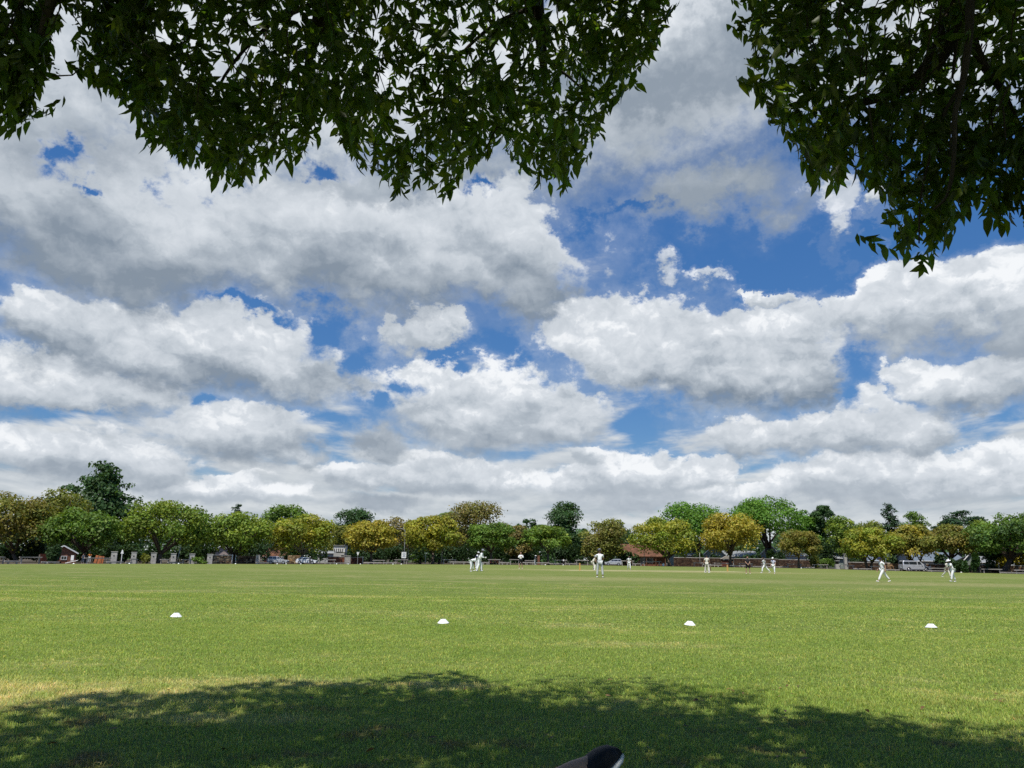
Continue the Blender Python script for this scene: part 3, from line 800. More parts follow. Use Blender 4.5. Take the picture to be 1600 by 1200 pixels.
make_shrub('small olive shrub with a pale stem right of the small round tree trunk', 1268, 1254, 1284, 864, 160, 'olive', 600, .18)

def palm(label, px, top, Y, fl, n, trunk_h, name='palm_tree', rows=1):
    b = spot(px, Y); root = empty(name, b); tag(root, label, 'palm')
    z0 = (zt(px, top, Y) - b.z) - fl * 0.55 if trunk_h is None else trunk_h
    MB().tube([(0, 0, -.1), (0.05, 0, z0 * .5), (0, 0, z0)], [.3, .24, .22], 8).build('trunk', M['bark'], root, smooth_=True)
    for i in range(n):
        th = 2 * math.pi * i / n + rng.uniform(-.2, .2); e0 = rng.uniform(.5, 1.25)
        mb = MB(); mb.t = tuple([rng.uniform(.7, 1.3)] * 3); pts = []
        for k in range(8):
            u = k / 7; a = e0 - 1.9 * u ** 1.4
            pts.append(((pts[-1] if pts else Vector((0, 0, z0))) + (Vector((math.cos(th) * math.cos(a), math.sin(th) * math.cos(a), math.sin(a))) * fl / 7 if pts else Vector((0, 0, 0)))))
        sd = Vector((-math.sin(th), math.cos(th), 0))
        for k in range(7):
            p, q = pts[k], pts[k + 1]
            for j in range(2):
                c = p.lerp(q, j / 2); ln = fl * .26 * math.sin(math.pi * min(.95, (k + j / 2 + .8) / 8))
                for s_ in (-1, 1):
                    tip = c + sd * s_ * ln + (q - p).normalized() * ln * .5 - Vector((0, 0, ln * .35))
                    w_ = (q - p) * .28
                    mb.add([c - w_, c + w_, tip], [(0, 1, 2)])
        mb.tube(pts, [.03] * 7 + [.01], 4)
        mb.build('frond', M['leaf_green'], root, tints=True)
palm('feathery palm crown showing above the yellow green tree', 697, 795, 188, 3.2, 16, None)
palm('low fern palm with arching fronds left of the T shaped post', 656, 0, 158, 2.6, 14, .9)
palm('low fern palm with arching fronds right of the yellow green tree trunk', 686, 0, 159, 2.3, 14, .8)

def build_wood():
    # a far-off wood closing the gaps between the single trees
    n = 36000
    px = rng.uniform(-260, 1860, n)
    top = np.interp(px, [-300, 0, 200, 420, 600, 800, 960, 1010, 1180, 1300, 1420, 1600, 1900], [800, 812, 818, 826, 828, 832, 838, 846, 838, 828, 838, 832, 800])
    top = top + 7 * np.sin(px * .075) + 5 * np.sin(px * .19 + 1) + 3 * np.sin(px * .43)
    Y = rng.uniform(205, 232, n)
    k = (px - 800) / FPX
    X = k * Y * 1.0
    hz = 873 + 0.0131 * (px - 800)
    Hh = (hz - top) / FPX * Y + 1.3
    Z = -0.4 + Hh * rng.uniform(0, 1, n) ** .8
    P = np.stack([X, Y, Z], 1)
    N = unit(rng.normal(size=(n, 3)) * .7 + np.array([0, -.7, .6]))
    g = 1 + .35 * np.sin(px * .11) * np.sin(Z * 1.1 + px * .05)
    tone = (g * rng.uniform(.6, 1.4, n))[:, None] * np.ones((1, 3))
    me = leaf_cloud(P, N, .62 * rng.uniform(.6, 1.4, n), tone, M['leaf_dark'])
    me.name = 'wood'
    tag(link('wood', me), 'dark far wood closing the gaps behind the single trees', 'wood', kind='stuff')
build_wood()

# ------------------------------------------------------------------ masonry, pillars, houses
M['stone_mix'] = plain('rubble_stone', (0.30, 0.235, 0.165), 0.95, 0.25, 5.0, tints=True, bumpy=0.5)
M['mortar'] = plain('mortar', (0.16, 0.14, 0.115), 0.95, 0.2, 4.0)
M['grey_stone'] = plain('grey_stone', (0.42, 0.40, 0.36), 0.92, 0.2, 2.5, bumpy=0.4)
M['render_white'] = plain('white_render', (0.40, 0.395, 0.37), 0.85, 0.1, 1.5)  # white and sage walls toned down in colour to stand in for tree shade
M['render_sage'] = plain('sage_render', (0.21, 0.245, 0.21), 0.85, 0.1, 1.5)
M['render_pink'] = plain('pink_grey_render', (0.36, 0.29, 0.26), 0.85, 0.15, 1.5)
M['roof_blue'] = plain('blue_grey_sheet_roof', (0.14, 0.172, 0.205), 0.6, 0.12, 0.8, spec=0.5)  # blue and pale roofs hold tree shade in their colour
M['roof_pale'] = plain('pale_sheet_roof', (0.23, 0.24, 0.24), 0.7, 0.1, 0.8)
M['roof_grey'] = plain('grey_sheet_roof', (0.22, 0.215, 0.20), 0.7, 0.15, 0.8)
M['roof_tile'] = plain('terracotta_tile', (0.150, 0.070, 0.040), 0.85, 0.3, 1.6, tints=True, bumpy=0.3)
M['brick'] = plain('red_brick', (0.26, 0.115, 0.066), 0.92, 0.25, 4.0, tints=True, bumpy=0.3)
M['brick_face'] = plain('red_brick_face', (0.20, 0.088, 0.052), 0.92, 0.4, 5.0, bumpy=0.3)
M['glass_dark'] = plain('dark_glass', (0.02, 0.024, 0.028), 0.12, 0.1, 1.0, spec=0.6)
M['timber_grey'] = plain('weathered_timber', (0.33, 0.30, 0.26), 0.9, 0.25, 4.0, streak=True, bumpy=0.4)
M['timber_brown'] = plain('brown_timber', (0.15, 0.075, 0.042), 0.85, 0.25, 3.0, streak=True)
M['timber_red'] = plain('red_brown_timber', (0.13, 0.045, 0.032), 0.85, 0.25, 3.0)
M['terracotta'] = plain('orange_board', (0.42, 0.145, 0.055), 0.75, 0.2, 2.0)
M['white_paint'] = plain('white_paint', (0.80, 0.80, 0.77), 0.5, 0.06, 3.0)
M['plastic_white'] = plain('white_plastic', (0.86, 0.88, 0.84), 0.45, 0.05, 6.0)
M['steel'] = plain('grey_steel', (0.34, 0.35, 0.35), 0.5, 0.12, 3.0, metal=0.3)
M['black'] = plain('black', (0.018, 0.018, 0.020), 0.6, 0.15, 4.0)
M['ink'] = plain('sign_ink', (0.07, 0.10, 0.17), 0.7, 0.1, 5.0)
M['stump'] = plain('varnished_ash', (0.60, 0.34, 0.10), 0.5, 0.12, 6.0)
M['dark_panel'] = plain('dark_panel', (0.035, 0.035, 0.037), 0.7, 0.2, 3.0)

def frame(px0, Y0, px1, Y1):
    a, b = spot(px0, Y0), spot(px1, Y1); d = b - a
    return a, math.hypot(d.x, d.y), math.atan2(d.y, d.x)

def top_h(px, py, Y): return zt(px, py, Y) - spot(px, Y).z

def stone_wall(label, px0, px1, py, off, pal, sw=0.42, sh=0.24, coping=True, mat='stone_mix', group=None, off1=None, brick=False):
    Y0, Y1 = YB(px0) + off, YB(px1) + (off if off1 is None else off1)
    a, Ln, rz = frame(px0, Y0, px1, Y1)
    h = top_h((px0 + px1) / 2, py, (Y0 + Y1) / 2)
    root = empty('brick_wall' if brick else 'stone_wall', (a.x, a.y, a.z), rz); tag(root, label, 'wall', group)
    slope = (spot(px1, Y1).z - a.z) / Ln
    mb = MB()
    core = [(0, -.2, -.4), (Ln, -.2, -.4), (Ln, .2, -.4), (0, .2, -.4), (0, -.2, h - .05), (Ln, -.2, h - .05 + slope * Ln), (Ln, .2, h - .05 + slope * Ln), (0, .2, h - .05)]
    mb.add(core, [(3, 2, 1, 0), (4, 5, 6, 7), (0, 1, 5, 4), (1, 2, 6, 5), (2, 3, 7, 6), (3, 0, 4, 7)])
    mb.build('core', M['mortar'], root)
    mb = MB(); z = 0.0; row = 0
    while z < h - .06:
        hh = min(sh * random.uniform(.75, 1.3), h - .04 - z) if not brick else sh
        x = -random.uniform(0, sw * .5) if not brick else -(row % 2) * sw * .5
        while x < Ln:
            w = sw * (random.uniform(.6, 1.45) if not brick else 1)
            x0, x1 = max(0, x), min(Ln, x + w)
            if x1 - x0 > .06:
                c = random.choice(pal); k = random.uniform(.7, 1.3); mb.t = tuple(q * k for q in c)
                mb.box(((x0 + x1) / 2, -.2, z + hh / 2 + slope * (x0 + x1) / 2), (x1 - x0 - .025, random.uniform(.05, .13) if not brick else .05, hh - .02), jit=.02 if not brick else 0)
            x += w
        z += hh; row += 1
    mb.build('stonework' if not brick else 'brickwork', M[mat], root, tints=True)
    if coping:
        mb = MB(); n = max(2, int(Ln / 2.5))
        for i in range(n):
            x0, x1 = Ln * i / n, Ln * (i + 1) / n
            mb.box(((x0 + x1) / 2, 0, h + slope * (x0 + x1) / 2), (x1 - x0 - .02, .52, .11), rot=Matrix.Rotation(-math.atan(slope), 3, 'Y'), jit=.012)
        mb.build('coping', M['grey_stone'], root)
    return root
LIGHT = [(1.25, 1.15, .95), (.8, .72, .62), (1.05, .82, .6), (.45, .36, .3), (1.3, 1.25, 1.1)]
SHADED_BROWN = [(.18, .13, .11), (.24, .18, .155), (.12, .09, .085), (.20, .13, .115), (.34, .29, .25)]  # browns darkened to carry the shade of overhanging trees
REDD = [(.6, .34, .27), (.44, .24, .19), (.75, .5, .4), (.33, .22, .18), (.8, .68, .58)]
random.seed(5)
stone_wall('pale rubble stone wall section between the last grey pillar and two white posts', 332, 362, 867.5, 6, LIGHT)
stone_wall('brown rubble stone wall section left of the silver parked car', 370, 399, 868, 8, LIGHT + SHADED_BROWN, coping=False)
stone_wall('rubble stone wall section between the silver car and the white car', 449, 469, 867.5, 14, LIGHT, coping=False)
stone_wall('red brick wall under the white scoreboard', 512, 539, 870, 9, [(.85, .8, .8), (1.1, .9, .85), (.6, .5, .5)], .34, .13, mat='brick', brick=True)
stone_wall('short red brick wall right of the pillar by the scoreboard', 548, 566, 871, 9, [(.6, .55, .6), (.9, .7, .7), (.5, .4, .45)], .34, .13, mat='brick', brick=True)
stone_wall('long dark brown stone wall right of the tile roofed pavilion', 1053, 1130, 871.5, 15, SHADED_BROWN)
stone_wall('dark brown stone wall between the timber gateway and the running fielders', 1147, 1216, 873, 15, SHADED_BROWN)
stone_wall('dark brown stone wall behind the small round olive tree', 1217, 1268, 874.5, 15, SHADED_BROWN)
stone_wall('low dark stone wall behind the walking fielder and the spreading tree', 1326, 1392, 879, 14, SHADED_BROWN, off1=16)
stone_wall('light brown stone wall left of the silver van', 1388, 1408, 880, 12, LIGHT, coping=False)
stone_wall('reddish stone wall right of the silver van', 1448, 1478, 881.5, 12, REDD)
stone_wall('brown stone wall behind the low dark bushes', 1479, 1531, 883, 12, REDD + SHADED_BROWN)
stone_wall('long brown stone wall under the yellow bushes at the right edge', 1534, 1625, 883.5, 10, REDD + LIGHT + SHADED_BROWN)
stone_wall('dark stone wall joining the brick hut, left side', 60, 91, 866, 9, [(.5, .3, .25), (.35, .22, .2)], .34, .13, mat='brick', brick=True, coping=False)

def pillar(label, px, w_px, top, base_off=3.5, hole=True, lean=0.0):
    Y = YB(px) + base_off; b = spot(px, Y)
    h = top_h(px, top, Y); w = w_px * Y / FPX
    root = empty('stone_pillar', b, R(22)); tag(root, label, 'pillar', 'grey stone pillars along the field edge')
    mb = MB(); n = 4
    for i in range(n):
        mb.box((0, 0, -.1 + (h + .1) * (i + .5) / n), (w * .84 + random.uniform(-.02, .02), w * .84, (h + .1) / n - .012), jit=.012)
    mb.build('shaft', M['grey_stone'], root)
    MB().box((0, 0, h - .0), (w * .96, w * .96, .09), jit=.008).build('cap', M['grey_stone'], root)
    if hole:
        MB().tube([(0, -w * .40, h * .66), (0, -w * .445, h * .66)], [.10, .10], 12).build('plaque', M['dark_panel'], root)
pillar('leftmost grey stone pillar, right of the orange boards', 177, 9.5, 862)
pillar('second grey stone pillar, between the signpost and the yellow green bush', 208, 8.5, 863)
pillar('third grey stone pillar, just right of the yellow green bush', 239, 9, 864)
pillar('fourth grey stone pillar, left of the tall thin leaning pole', 270, 8.5, 865)
pillar('fifth grey stone pillar, left of the small bright green bush', 299, 9, 865.5)
pillar('sixth grey stone pillar, joined to the pale rubble wall', 327, 9, 866)
pillar('grey stone pillar between the rubble wall and the silver parked car', 402, 6.5, 867.5)
pillar('broad pale pillar with square vents below the scoreboard', 542.5, 9, 868.5, 8, hole=False)

def post(label, px, top, r=.05, off=3, mat='white_paint', name='post', py_base=None, lean=0.0):
    Y = YB(px) + off; b = spot(px, Y); h = top_h(px, top, Y)
    root = empty(name, b); tag(root, label, 'post')
    MB().tube([(0, 0, -.15), (lean * .5, 0, h * .5), (lean, 0, h)], [r, r * .95, r * .85], 8).build('shaft', M[mat], root, smooth_=True)
    MB().lathe([(0, h + .03), (r * .9, h + .015), (r * 1.1, h - .03), (0, h - .03)], 8, (lean, 0, 0)).build('cap', M[mat], root)
    return root
post('white post at the right end of the pale rubble wall', 362, 866.5, .09, 5.6)
post('thin white post beside the trunk right of the rubble wall', 367.5, 867, .06, 7)
post('white post at the right end of the short brick wall', 566.5, 869.5, .10, 8.6)
post('tall thin grey pole leaning right between the fourth and fifth pillars', 276, 855, .055, 5, 'steel', 'pole', lean=.35)
post('thin grey pole right of the white notice board', 637, 855, .05, 6, 'steel', 'pole')
post('thick grey post with a rounded top, right of the fern palms', 690, 860, .09, 5, 'timber_grey')
post('tall thin grey pole in front of the tile roofed pavilion', 1007, 856, .06, 4, 'steel', 'pole')
post('thin grey pole left of the batsman carrying his bat', 1094, 863, .05, 4, 'steel', 'pole')
post('grey post in the brown wall under the left yellow bush', 1562, 879, .09, 8, 'timber_grey')

# windows, doors: each its own part
def window(root, c, w, h, ny=-1, mullion=1, fr='white_paint'):
    """window in a wall facing -y (ny = -1) or along x for ny = 0"""
    mb = MB(); t_ = .06
    x, y, z = c
    f = mb
    for dx in (-w / 2, w / 2): f.box((x + dx, y - .02, z), (t_, .08, h + t_))
    for dz in (-h / 2, h / 2): f.box((x, y - .02, z + dz), (w - t_ - .004, .08, t_))
    for k in range(mullion): f.box((x - w / 2 + w * (k + 1) / (mullion + 1), y - .02, z), (.04, .06, h - t_ - .004))
    wo = f.build('window', M[fr], root)
    MB().box((x, y - .005, z), (w - t_ - .01, .03, h - t_ - .01)).build('pane', M['glass_dark'], wo)

def gable_house(name, label, px0, px1, Y, eave_py, ridge_py, wall, roof, depth=7.0, gable_front=False, wins=(), over=.35, rz=0.0, cat='house', door=None, tile=False, fascia='white_paint'):
    a, b = spot(px0, Y), spot(px1, Y); W = b.x - a.x
    z0 = min(a.z, b.z); c = Vector(((a.x + b.x) / 2, Y, z0))
    px = (px0 + px1) / 2
    he = zt(px, eave_py, Y) - z0; hr = zt(px, ridge_py, Y) - z0
    if gable_front and rz == 0.0: rz = -math.atan2(c.x, c.y)      # gables face the field
    root = empty(name, c, rz); tag(root, label, cat)
    mb = MB()
    if gable_front:
        prof = [(-W / 2, -.3), (W / 2, -.3), (W / 2, he), (0, hr), (-W / 2, he)]
        mb.prism(prof, 0, depth)
    else:
        n = 5
        prof = [(0, -.3), (depth, -.3), (depth, he), (depth / 2, hr - .12), (0, he)]
        vs = [(-W / 2, y, z) for y, z in prof] + [(W / 2, y, z) for y, z in prof]
        mb.add(vs, [tuple(range(n - 1, -1, -1)), tuple(range(n, 2 * n))] + [(k, (k + 1) % n, (k + 1) % n + n, k + n) for k in range(n)])
    mb.build('wall', M[wall], root)
    rf = MB(); th = .12
    if gable_front:
        for s in (-1, 1):
            p0 = Vector((s * (W / 2 + over), 0, he - over * (hr - he) / (W / 2))); p1 = Vector((0, 0, hr))
            for k in (0,):
                y0, y1 = -over, depth + over
                vs = [(p0.x, y0, p0.z), (p1.x, y0, p1.z), (p1.x, y1, p1.z), (p0.x, y1, p0.z)]
                vs += [(x, y, z + th) for x, y, z in vs]
                rf.add(vs, [(3, 2, 1, 0), (4, 5, 6, 7), (0, 1, 5, 4), (1, 2, 6, 5), (2, 3, 7, 6), (3, 0, 4, 7)])
        fr = rf.build('roof', M[roof], root)
        bb = MB()
        for s in (-1, 1):
            bb.tube([(s * (W / 2 + over), -over - .03, he - over * (hr - he) / (W / 2) + .02), (0, -over - .03, hr + .03)], [.11, .11], 4)
        bb.build('bargeboard', M[fascia], fr)
    else:
        sl = (hr - he) / (depth / 2)
        vs = [(-W / 2 - over, -over, he - over * sl), (W / 2 + over, -over, he - over * sl), (W / 2 + over, depth / 2, hr), (-W / 2 - over, depth / 2, hr)]
        back = [(-W / 2 - over, depth + over, he - over * sl), (W / 2 + over, depth + over, he - over * sl)]
        v2 = vs + back; v3 = v2 + [(x, y, z + th) for x, y, z in v2]
        rf.add(v3, [(0, 3, 2, 1), (3, 4, 5, 2), (6, 7, 8, 9), (9, 8, 11, 10), (0, 1, 7, 6), (1, 2, 8, 7), (2, 5, 11, 8), (5, 4, 10, 11), (4, 3, 9, 10), (3, 0, 6, 9)])
        fr = rf.build('roof', M[roof], root) if not tile else None
        if tile:
            tb = MB()                                    # courses of tiles, each row lapping the one below
            L_ = math.hypot(depth / 2 + over, hr - (he - over * sl)); rows = 14; ang = math.atan(sl)
            cols = int((W + 2 * over) / .42)
            for rr in range(rows):
                u = (rr + .5) / rows
                for q in range(cols):
                    k = random.uniform(.72, 1.28); tb.t = (k, k * random.uniform(.9, 1.1), k)
                    x = -W / 2 - over + (q + .5) * (W + 2 * over) / cols
                    tb.box((x, -over + u * (depth / 2 + over), he - over * sl + u * (hr - he + over * sl) + th + .03), ((W + 2 * over) / cols - .015, L_ / rows * 1.12, .045), rot=Matrix.Rotation(ang - .05, 3, 'X'))
            tag(tb.build('roof_tiles', M[roof], root, tints=True), kind='stuff')
            rf.build('roof_deck', M['timber_brown'], root)
        gb = MB(); gb.tube([(-W / 2 - over, -over - .06, he - over * sl + .04), (W / 2 + over, -over - .06, he - over * sl + .04)], [.06, .06], 6)
        gb.build('gutter', M[fascia], root)
    for wx, wz, ww, wh in wins: window(root, (wx * W / 2, -.02, wz * he), ww, wh)
    if door:
        dx, dw, dh, dm = door
        d = MB().box((dx * W / 2, -.035, dh / 2), (dw, .07, dh)).build('door', M[dm], root)
        MB().box((dx * W / 2 + dw * .38, -.09, dh * .48), (.05, .05, .12)).build('handle', M['steel'], d)
    return root

# the small brick hut at the left
Yh = YB(100) + 9
gable_house('brick_hut', 'small red brown brick hut with one pale roof edge showing', 78, 115, Yh, 863.5, 853, 'brick_face', 'roof_grey', 3.0, True, wins=((.1, .5, .7, .5),), over=.25, rz=R(31))
b = spot(112, Yh - .6); tag(MB().box((0, 0, .75), (.42, .05, .75)).build('white_board', M['white_paint'], loc=b), 'small white board leaning at the right corner of the brick hut', 'board')

# house behind the rubble wall, terracotta house behind the silver car
gable_house('house', 'pink grey gabled house behind the pale rubble wall', 325, 366, 168, 868, 851, 'render_pink', 'roof_pale', 8, True, wins=((.1, .5, 1.1, 1.0),))
gable_house('house', 'low house with a terracotta roof behind the silver parked car', 412, 446, 176, 869.5, 856, 'brick_face', 'roof_tile', 8, tile=True, wins=((-.5, .55, 1.0, .8), (.1, .55, 1.0, .8)))
gable_house('shed', 'low grey shed left of the scoreboard, behind the white car', 496, 521, 172, 864, 861, 'render_white', 'roof_pale', 5, wins=((.3, .6, .7, .6),), cat='shed')

def scoreboard():
    Y = YB(529) + 16; a, b2 = spot(520, Y), spot(537.5, Y); W = b2.x - a.x
    root = empty('scoreboard_hut', ((a.x + b2.x) / 2, Y, a.z)); tag(root, 'white two storey scoreboard hut with rows of dark number slots', 'scoreboard')
    h = top_h(529, 852.5, Y); hm = top_h(529, 863.5, Y)
    MB().box((0, 1.2, hm / 2), (W * .96, 2.4, hm)).build('base', M['render_white'], root)
    MB().box((0, 1.2, (h + hm) / 2 + .06), (W, 2.5, h - hm - .1)).build('cabin', M['white_paint'], root)
    MB().box((0, 1.15, h + .06), (W * 1.06, 2.9, .10)).build('roof', M['roof_pale'], root)
    pn = MB().box((-.1, -.09, hm + (h - hm) * .40), (W * .86, .05, (h - hm) * .50)).build('panel', M['white_paint'], root)
    for r_ in range(2):
        for c in range(5):
            MB().box((-.1 + (-.36 + c * .18) * W, -.125, hm + (h - hm) * (.28 + .22 * r_)), (W * (.10 if (c + r_) % 3 else .13), .03, (h - hm) * .15)).build('number_slot', M['dark_panel'], pn)
    d = MB().box((W * .32, -.03, hm * .42), (.55, .06, hm * .72)).build('door', M['dark_panel'], root)
    MB().box((W * .32 - .2, -.08, hm * .42), (.04, .05, .1)).build('handle', M['steel'], d)
scoreboard()

# tile roofed pavilion
Yp = YB(1010) + 14
pv = gable_house('pavilion', 'low brick pavilion with an orange brown tiled roof', 979, 1040, Yp, 868, 851, 'brick_face', 'roof_tile', 9, tile=True, over=.6,
                 wins=((-.55, .52, 1.3, 1.0), (-.15, .52, 1.3, 1.0), (.2, .52, 1.3, 1.0)), cat='pavilion', door=(.72, 1.0, 1.75, 'timber_brown'), fascia='timber_brown')
for k_ in range(5):
    hw = (spot(1040, Yp).x - spot(979, Yp).x) / 2
    MB().tube([(-hw + .1 + k_ * (2 * hw - .2) / 4, -.5, -.2), (-hw + .1 + k_ * (2 * hw - .2) / 4, -.5, zt(1010, 868, Yp) - spot(1010, Yp).z - .2)], [.09, .08], 8).build('post', M['timber_brown'], pv)

# pale houses on the right
gable_house('house', 'pale house with a low blue grey roof right of the pavilion', 1058, 1090, 184, 867, 857, 'render_sage', 'roof_blue', 9, wins=((.2, .6, 1.2, .9),))
gable_house('house', 'sage green gabled house left of the timber gateway', 1101, 1133, 186, 866, 852, 'render_sage', 'roof_pale', 9, True, wins=((.1, .45, 1.2, 1.1),))
gable_house('house', 'low white house behind the timber gateway and the orange tree', 1128, 1186, 192, 869, 861, 'render_white', 'roof_pale', 9, wins=((-.5, .6, 1.2, .9), (.5, .6, 1.2, .9)))
gable_house('house', 'white house with a pale gable between the trunks of the largest green dome', 1188, 1222, 190, 868, 851, 'render_white', 'roof_pale', 9, True)
gable_house('house', 'white walled house left of the small round olive tree trunk', 1222, 1262, 186, 868, 860, 'render_white', 'roof_pale', 9, wins=((.0, .6, 1.1, .9),))
gable_house('house', 'pale house glimpsed under the spreading yellow green tree', 1306, 1346, 178, 872, 862, 'render_sage', 'roof_pale', 9, wins=((.3, .6, 1.1, .9),))
gable_house('house', 'sage walled house with a blue grey roof behind the walking fielder', 1358, 1400, 176, 876, 862, 'render_sage', 'roof_blue', 9, wins=((-.5, .55, 1.1, .8),), door=(.6, 3.4, 2.0, 'dark_panel'))
gable_house('house', 'white house with a blue grey roof and brown garage door by the van', 1432, 1482, 160, 876, 861, 'render_white', 'roof_blue', 9, wins=(), door=(.05, 2.4, 1.15, 'timber_brown'))
gable_house('house', 'white house with a blue grey roof right of the V shaped trunk', 1484, 1512, 158, 878, 864, 'render_white', 'roof_blue', 9, wins=((0, .55, 1.3, .9),))
gable_house('house', 'pale green gabled house behind the low dark bushes', 1508, 1536, 150, 878, 862, 'render_sage', 'roof_pale', 8, True, wins=((.1, .35, .9, .8),))
gable_house('house', 'white house with a dark window strip behind the right brown wall', 1533, 1562, 148, 878.5, 870, 'render_white', 'roof_pale', 8, wins=((-.35, .72, 1.5, .7),))

def gateway():
    Y = YB(1137) + 13.4; a, b2 = spot(1126, Y), spot(1146, Y); W = b2.x - a.x
    root = empty('timber_gateway', ((a.x + b2.x) / 2, Y, a.z)); tag(root, 'brown timber gateway with a low gabled roof in the stone wall', 'gateway')
    he, hr = top_h(1136, 873.5, Y), top_h(1136, 868, Y)
    for s in (-1, 1): MB().box((s * W * .42, 0, he / 2), (.2, .3, he)).build('post', M['timber_brown'], root)
    for s in (-1, 1):
        g = MB().box((s * W * .2, 0, he * .45), (W * .385, .08, he * .84)).build('gate', M['timber_brown'], root)
        for k in range(4): MB().box((s * W * .2 + (k - 1.5) * W * .093, -.055, he * .45), (W * .083, .03, he * .84)).build('plank', M['timber_red'], g)
    MB().prism([(-W / 2, he), (W / 2, he), (0, hr)], -.35, .35).build('roof', M['timber_grey'], root)
gateway()

def braai():
    Y = YB(1309) + 4; b = spot(1309, Y); h = top_h(1309, 875.5, Y)
    root = empty('barbecue_chimney', b); tag(root, 'grey stone barbecue chimney with a flat cap right of the bushes', 'barbecue')
    MB().box((0, 0, h * .28), (.75, .7, h * .56), jit=.02).build('hearth', M['grey_stone'], root)
    MB().box((-.05, 0, h * .72), (.42, .5, h * .30), jit=.02).build('flue', M['stone_mix'], root)
    MB().box((0, 0, h * .95), (.72, .7, .10)).build('cap', M['grey_stone'], root)
braai()
b = spot(1322, YB(1322) + 8); h_ = top_h(1322, 866, YB(1322) + 8)
q = empty('gate_post', b); tag(q, 'white rendered gate post under the yellow green tree', 'gate post')
MB().box((0, 0, h_ / 2), (.5, .5, h_)).build('shaft', M['render_white'], q); MB().box((0, 0, h_ + .05), (.62, .62, .1)).build('cap', M['render_white'], q)

# ------------------------------------------------------------------ barriers and beams along the boundary
def barrier(px0, px1, py, near, off=2.2, lab=None):
    Y0, Y1 = YB(px0) + off, YB(px1) + off
    a, Ln, rz = frame(px0, Y0, px1, Y1); h = max(.55, top_h((px0 + px1) / 2, py, (Y0 + Y1) / 2))
    root = empty('timber_barrier', a, rz); tag(root, lab or ('grey timber barrier on two posts ' + near), 'barrier', 'grey timber barriers along the field edge')
    MB().box((Ln / 2, 0, h), (Ln, .30, .13), jit=.01).build('rail', M['timber_grey'], root)
    for x in (.1 * Ln, .9 * Ln):
        MB().box((x, 0, h / 2 - .12), (.13, .13, h - .07 + .2), jit=.006).build('post', M['timber_grey'], root)
BAR = [(-12, 6, 870.5, 'cut by the left edge of the picture'), (29, 64, 870.5, 'left of the brick hut'), (131, 172, 872, 'in front of the orange boards'),
       (203, 214, 874, 'beside the second grey stone pillar'), (250, 264, 874.5, 'between the third and fourth pillars'), (283, 308, 874.5, 'in front of the fifth pillar'),
       (506, 524, 874.5, 'in front of the red brick wall under the scoreboard'), (582, 601, 875.5, 'right of the round golden tree trunk'), (616, 637, 874.5, 'below the white notice board'),
       (691, 713, 874.5, 'right of the thick grey post by the palms'), (762, 782, 874.3, 'over a red brown table right of the batsman'), (796, 812, 874.3, 'left of the man in black shorts'),
       (820, 834, 876, 'left of the spectator in a white hat'), (865, 886, 875.3, 'behind the seated spectator in white'), (899, 920, 875.6, 'left of the crouching fielder in a grey helmet'),
       (970, 991, 876.5, 'right of the silver hatchback'), (1004, 1033, 877.5, 'in front of the pavilion'), (1083, 1099, 879.5, 'left of the batsman carrying his bat'),
       (1114, 1139, 880, 'in front of the timber gateway'), (1154, 1177, 881, 'behind the man in black'), (1189, 1206, 881, 'behind the running fielder'),
       (1229, 1254, 881.5, 'under the small round olive tree'), (1270, 1295, 882.5, 'between the round tree and the barbecue chimney'), (1310, 1336, 884, 'right of the barbecue chimney'),
       (1360, 1382, 885, 'left of the walking fielder'), (1453, 1478, 888, 'between the van and the bending fielder'), (1535, 1566, 889.5, 'in front of the brown wall right of the bushes'), (1586, 1615, 891.5, 'cut by the right edge of the picture')]
for x0, x1, py, nr in BAR: barrier(x0, x1, py, nr)
def beam(px0, px1, py, near, off=1.4):
    Y0, Y1 = YB(px0) + off, YB(px1) + off
    a, Ln, rz = frame(px0, Y0, px1, Y1); h = max(.2, top_h((px0 + px1) / 2, py, (Y0 + Y1) / 2))
    root = empty('low_beam', a, rz); tag(root, 'long low grey beam ' + near, 'beam', 'low grey beams along the field edge')
    MB().box((Ln / 2, 0, h - .06), (Ln, .24, .17), jit=.012).build('plank', M['timber_grey'], root)
    n = max(2, int(Ln / 2.5))
    for i in range(n): MB().box(((i + .5) * Ln / n, 0, (h - .15) / 2 - .06), (.2, .18, h - .15 + .12)).build('foot', M['timber_grey'], root)
for x0, x1, py, nr in [(6, 32, 876.3, 'between the two leftmost barriers'), (64, 92, 877.5, 'in front of the wall beside the brick hut'), (166, 192, 877.3, 'at the foot of the leftmost pillar'), (196, 206, 879, 'at the foot of the second pillar'),
                       (262, 286, 878.3, 'below the leaning pole'), (300, 325, 878.5, 'below the small bright green bush'), (400, 420, 878.5, 'behind the silver car'), (508, 540, 879.0, 'below the red brick wall'), (568, 596, 878.5, 'below the round golden tree'),
                       (598, 620, 878.5, 'left of the white notice board'), (700, 733, 877.5, 'behind the bent keeper'), (752, 764, 878.4, 'right of the batsman'), (781, 796, 878.4, 'right of the red brown table'), (812, 858, 878.6, 'behind the spectator in a white hat'),
                       (858, 900, 880.0, 'behind the orange stumps'), (988, 1006, 880.5, 'right of the facing fielder'), (1104, 1128, 882.5, 'behind the batsman carrying his bat'), (1140, 1168, 883.5, 'behind the man in black'),
                       (1176, 1232, 885, 'behind the two running fielders'), (1252, 1273, 886.3, 'right of the small round tree trunk'), (1334, 1362, 888.3, 'below the spreading yellow green tree'), (1380, 1406, 889.8, 'left of the silver van'),
                       (1450, 1484, 891.5, 'right of the silver van'), (1564, 1602, 894.3, 'below the right brown wall')]:
    beam(x0, x1, py, nr)

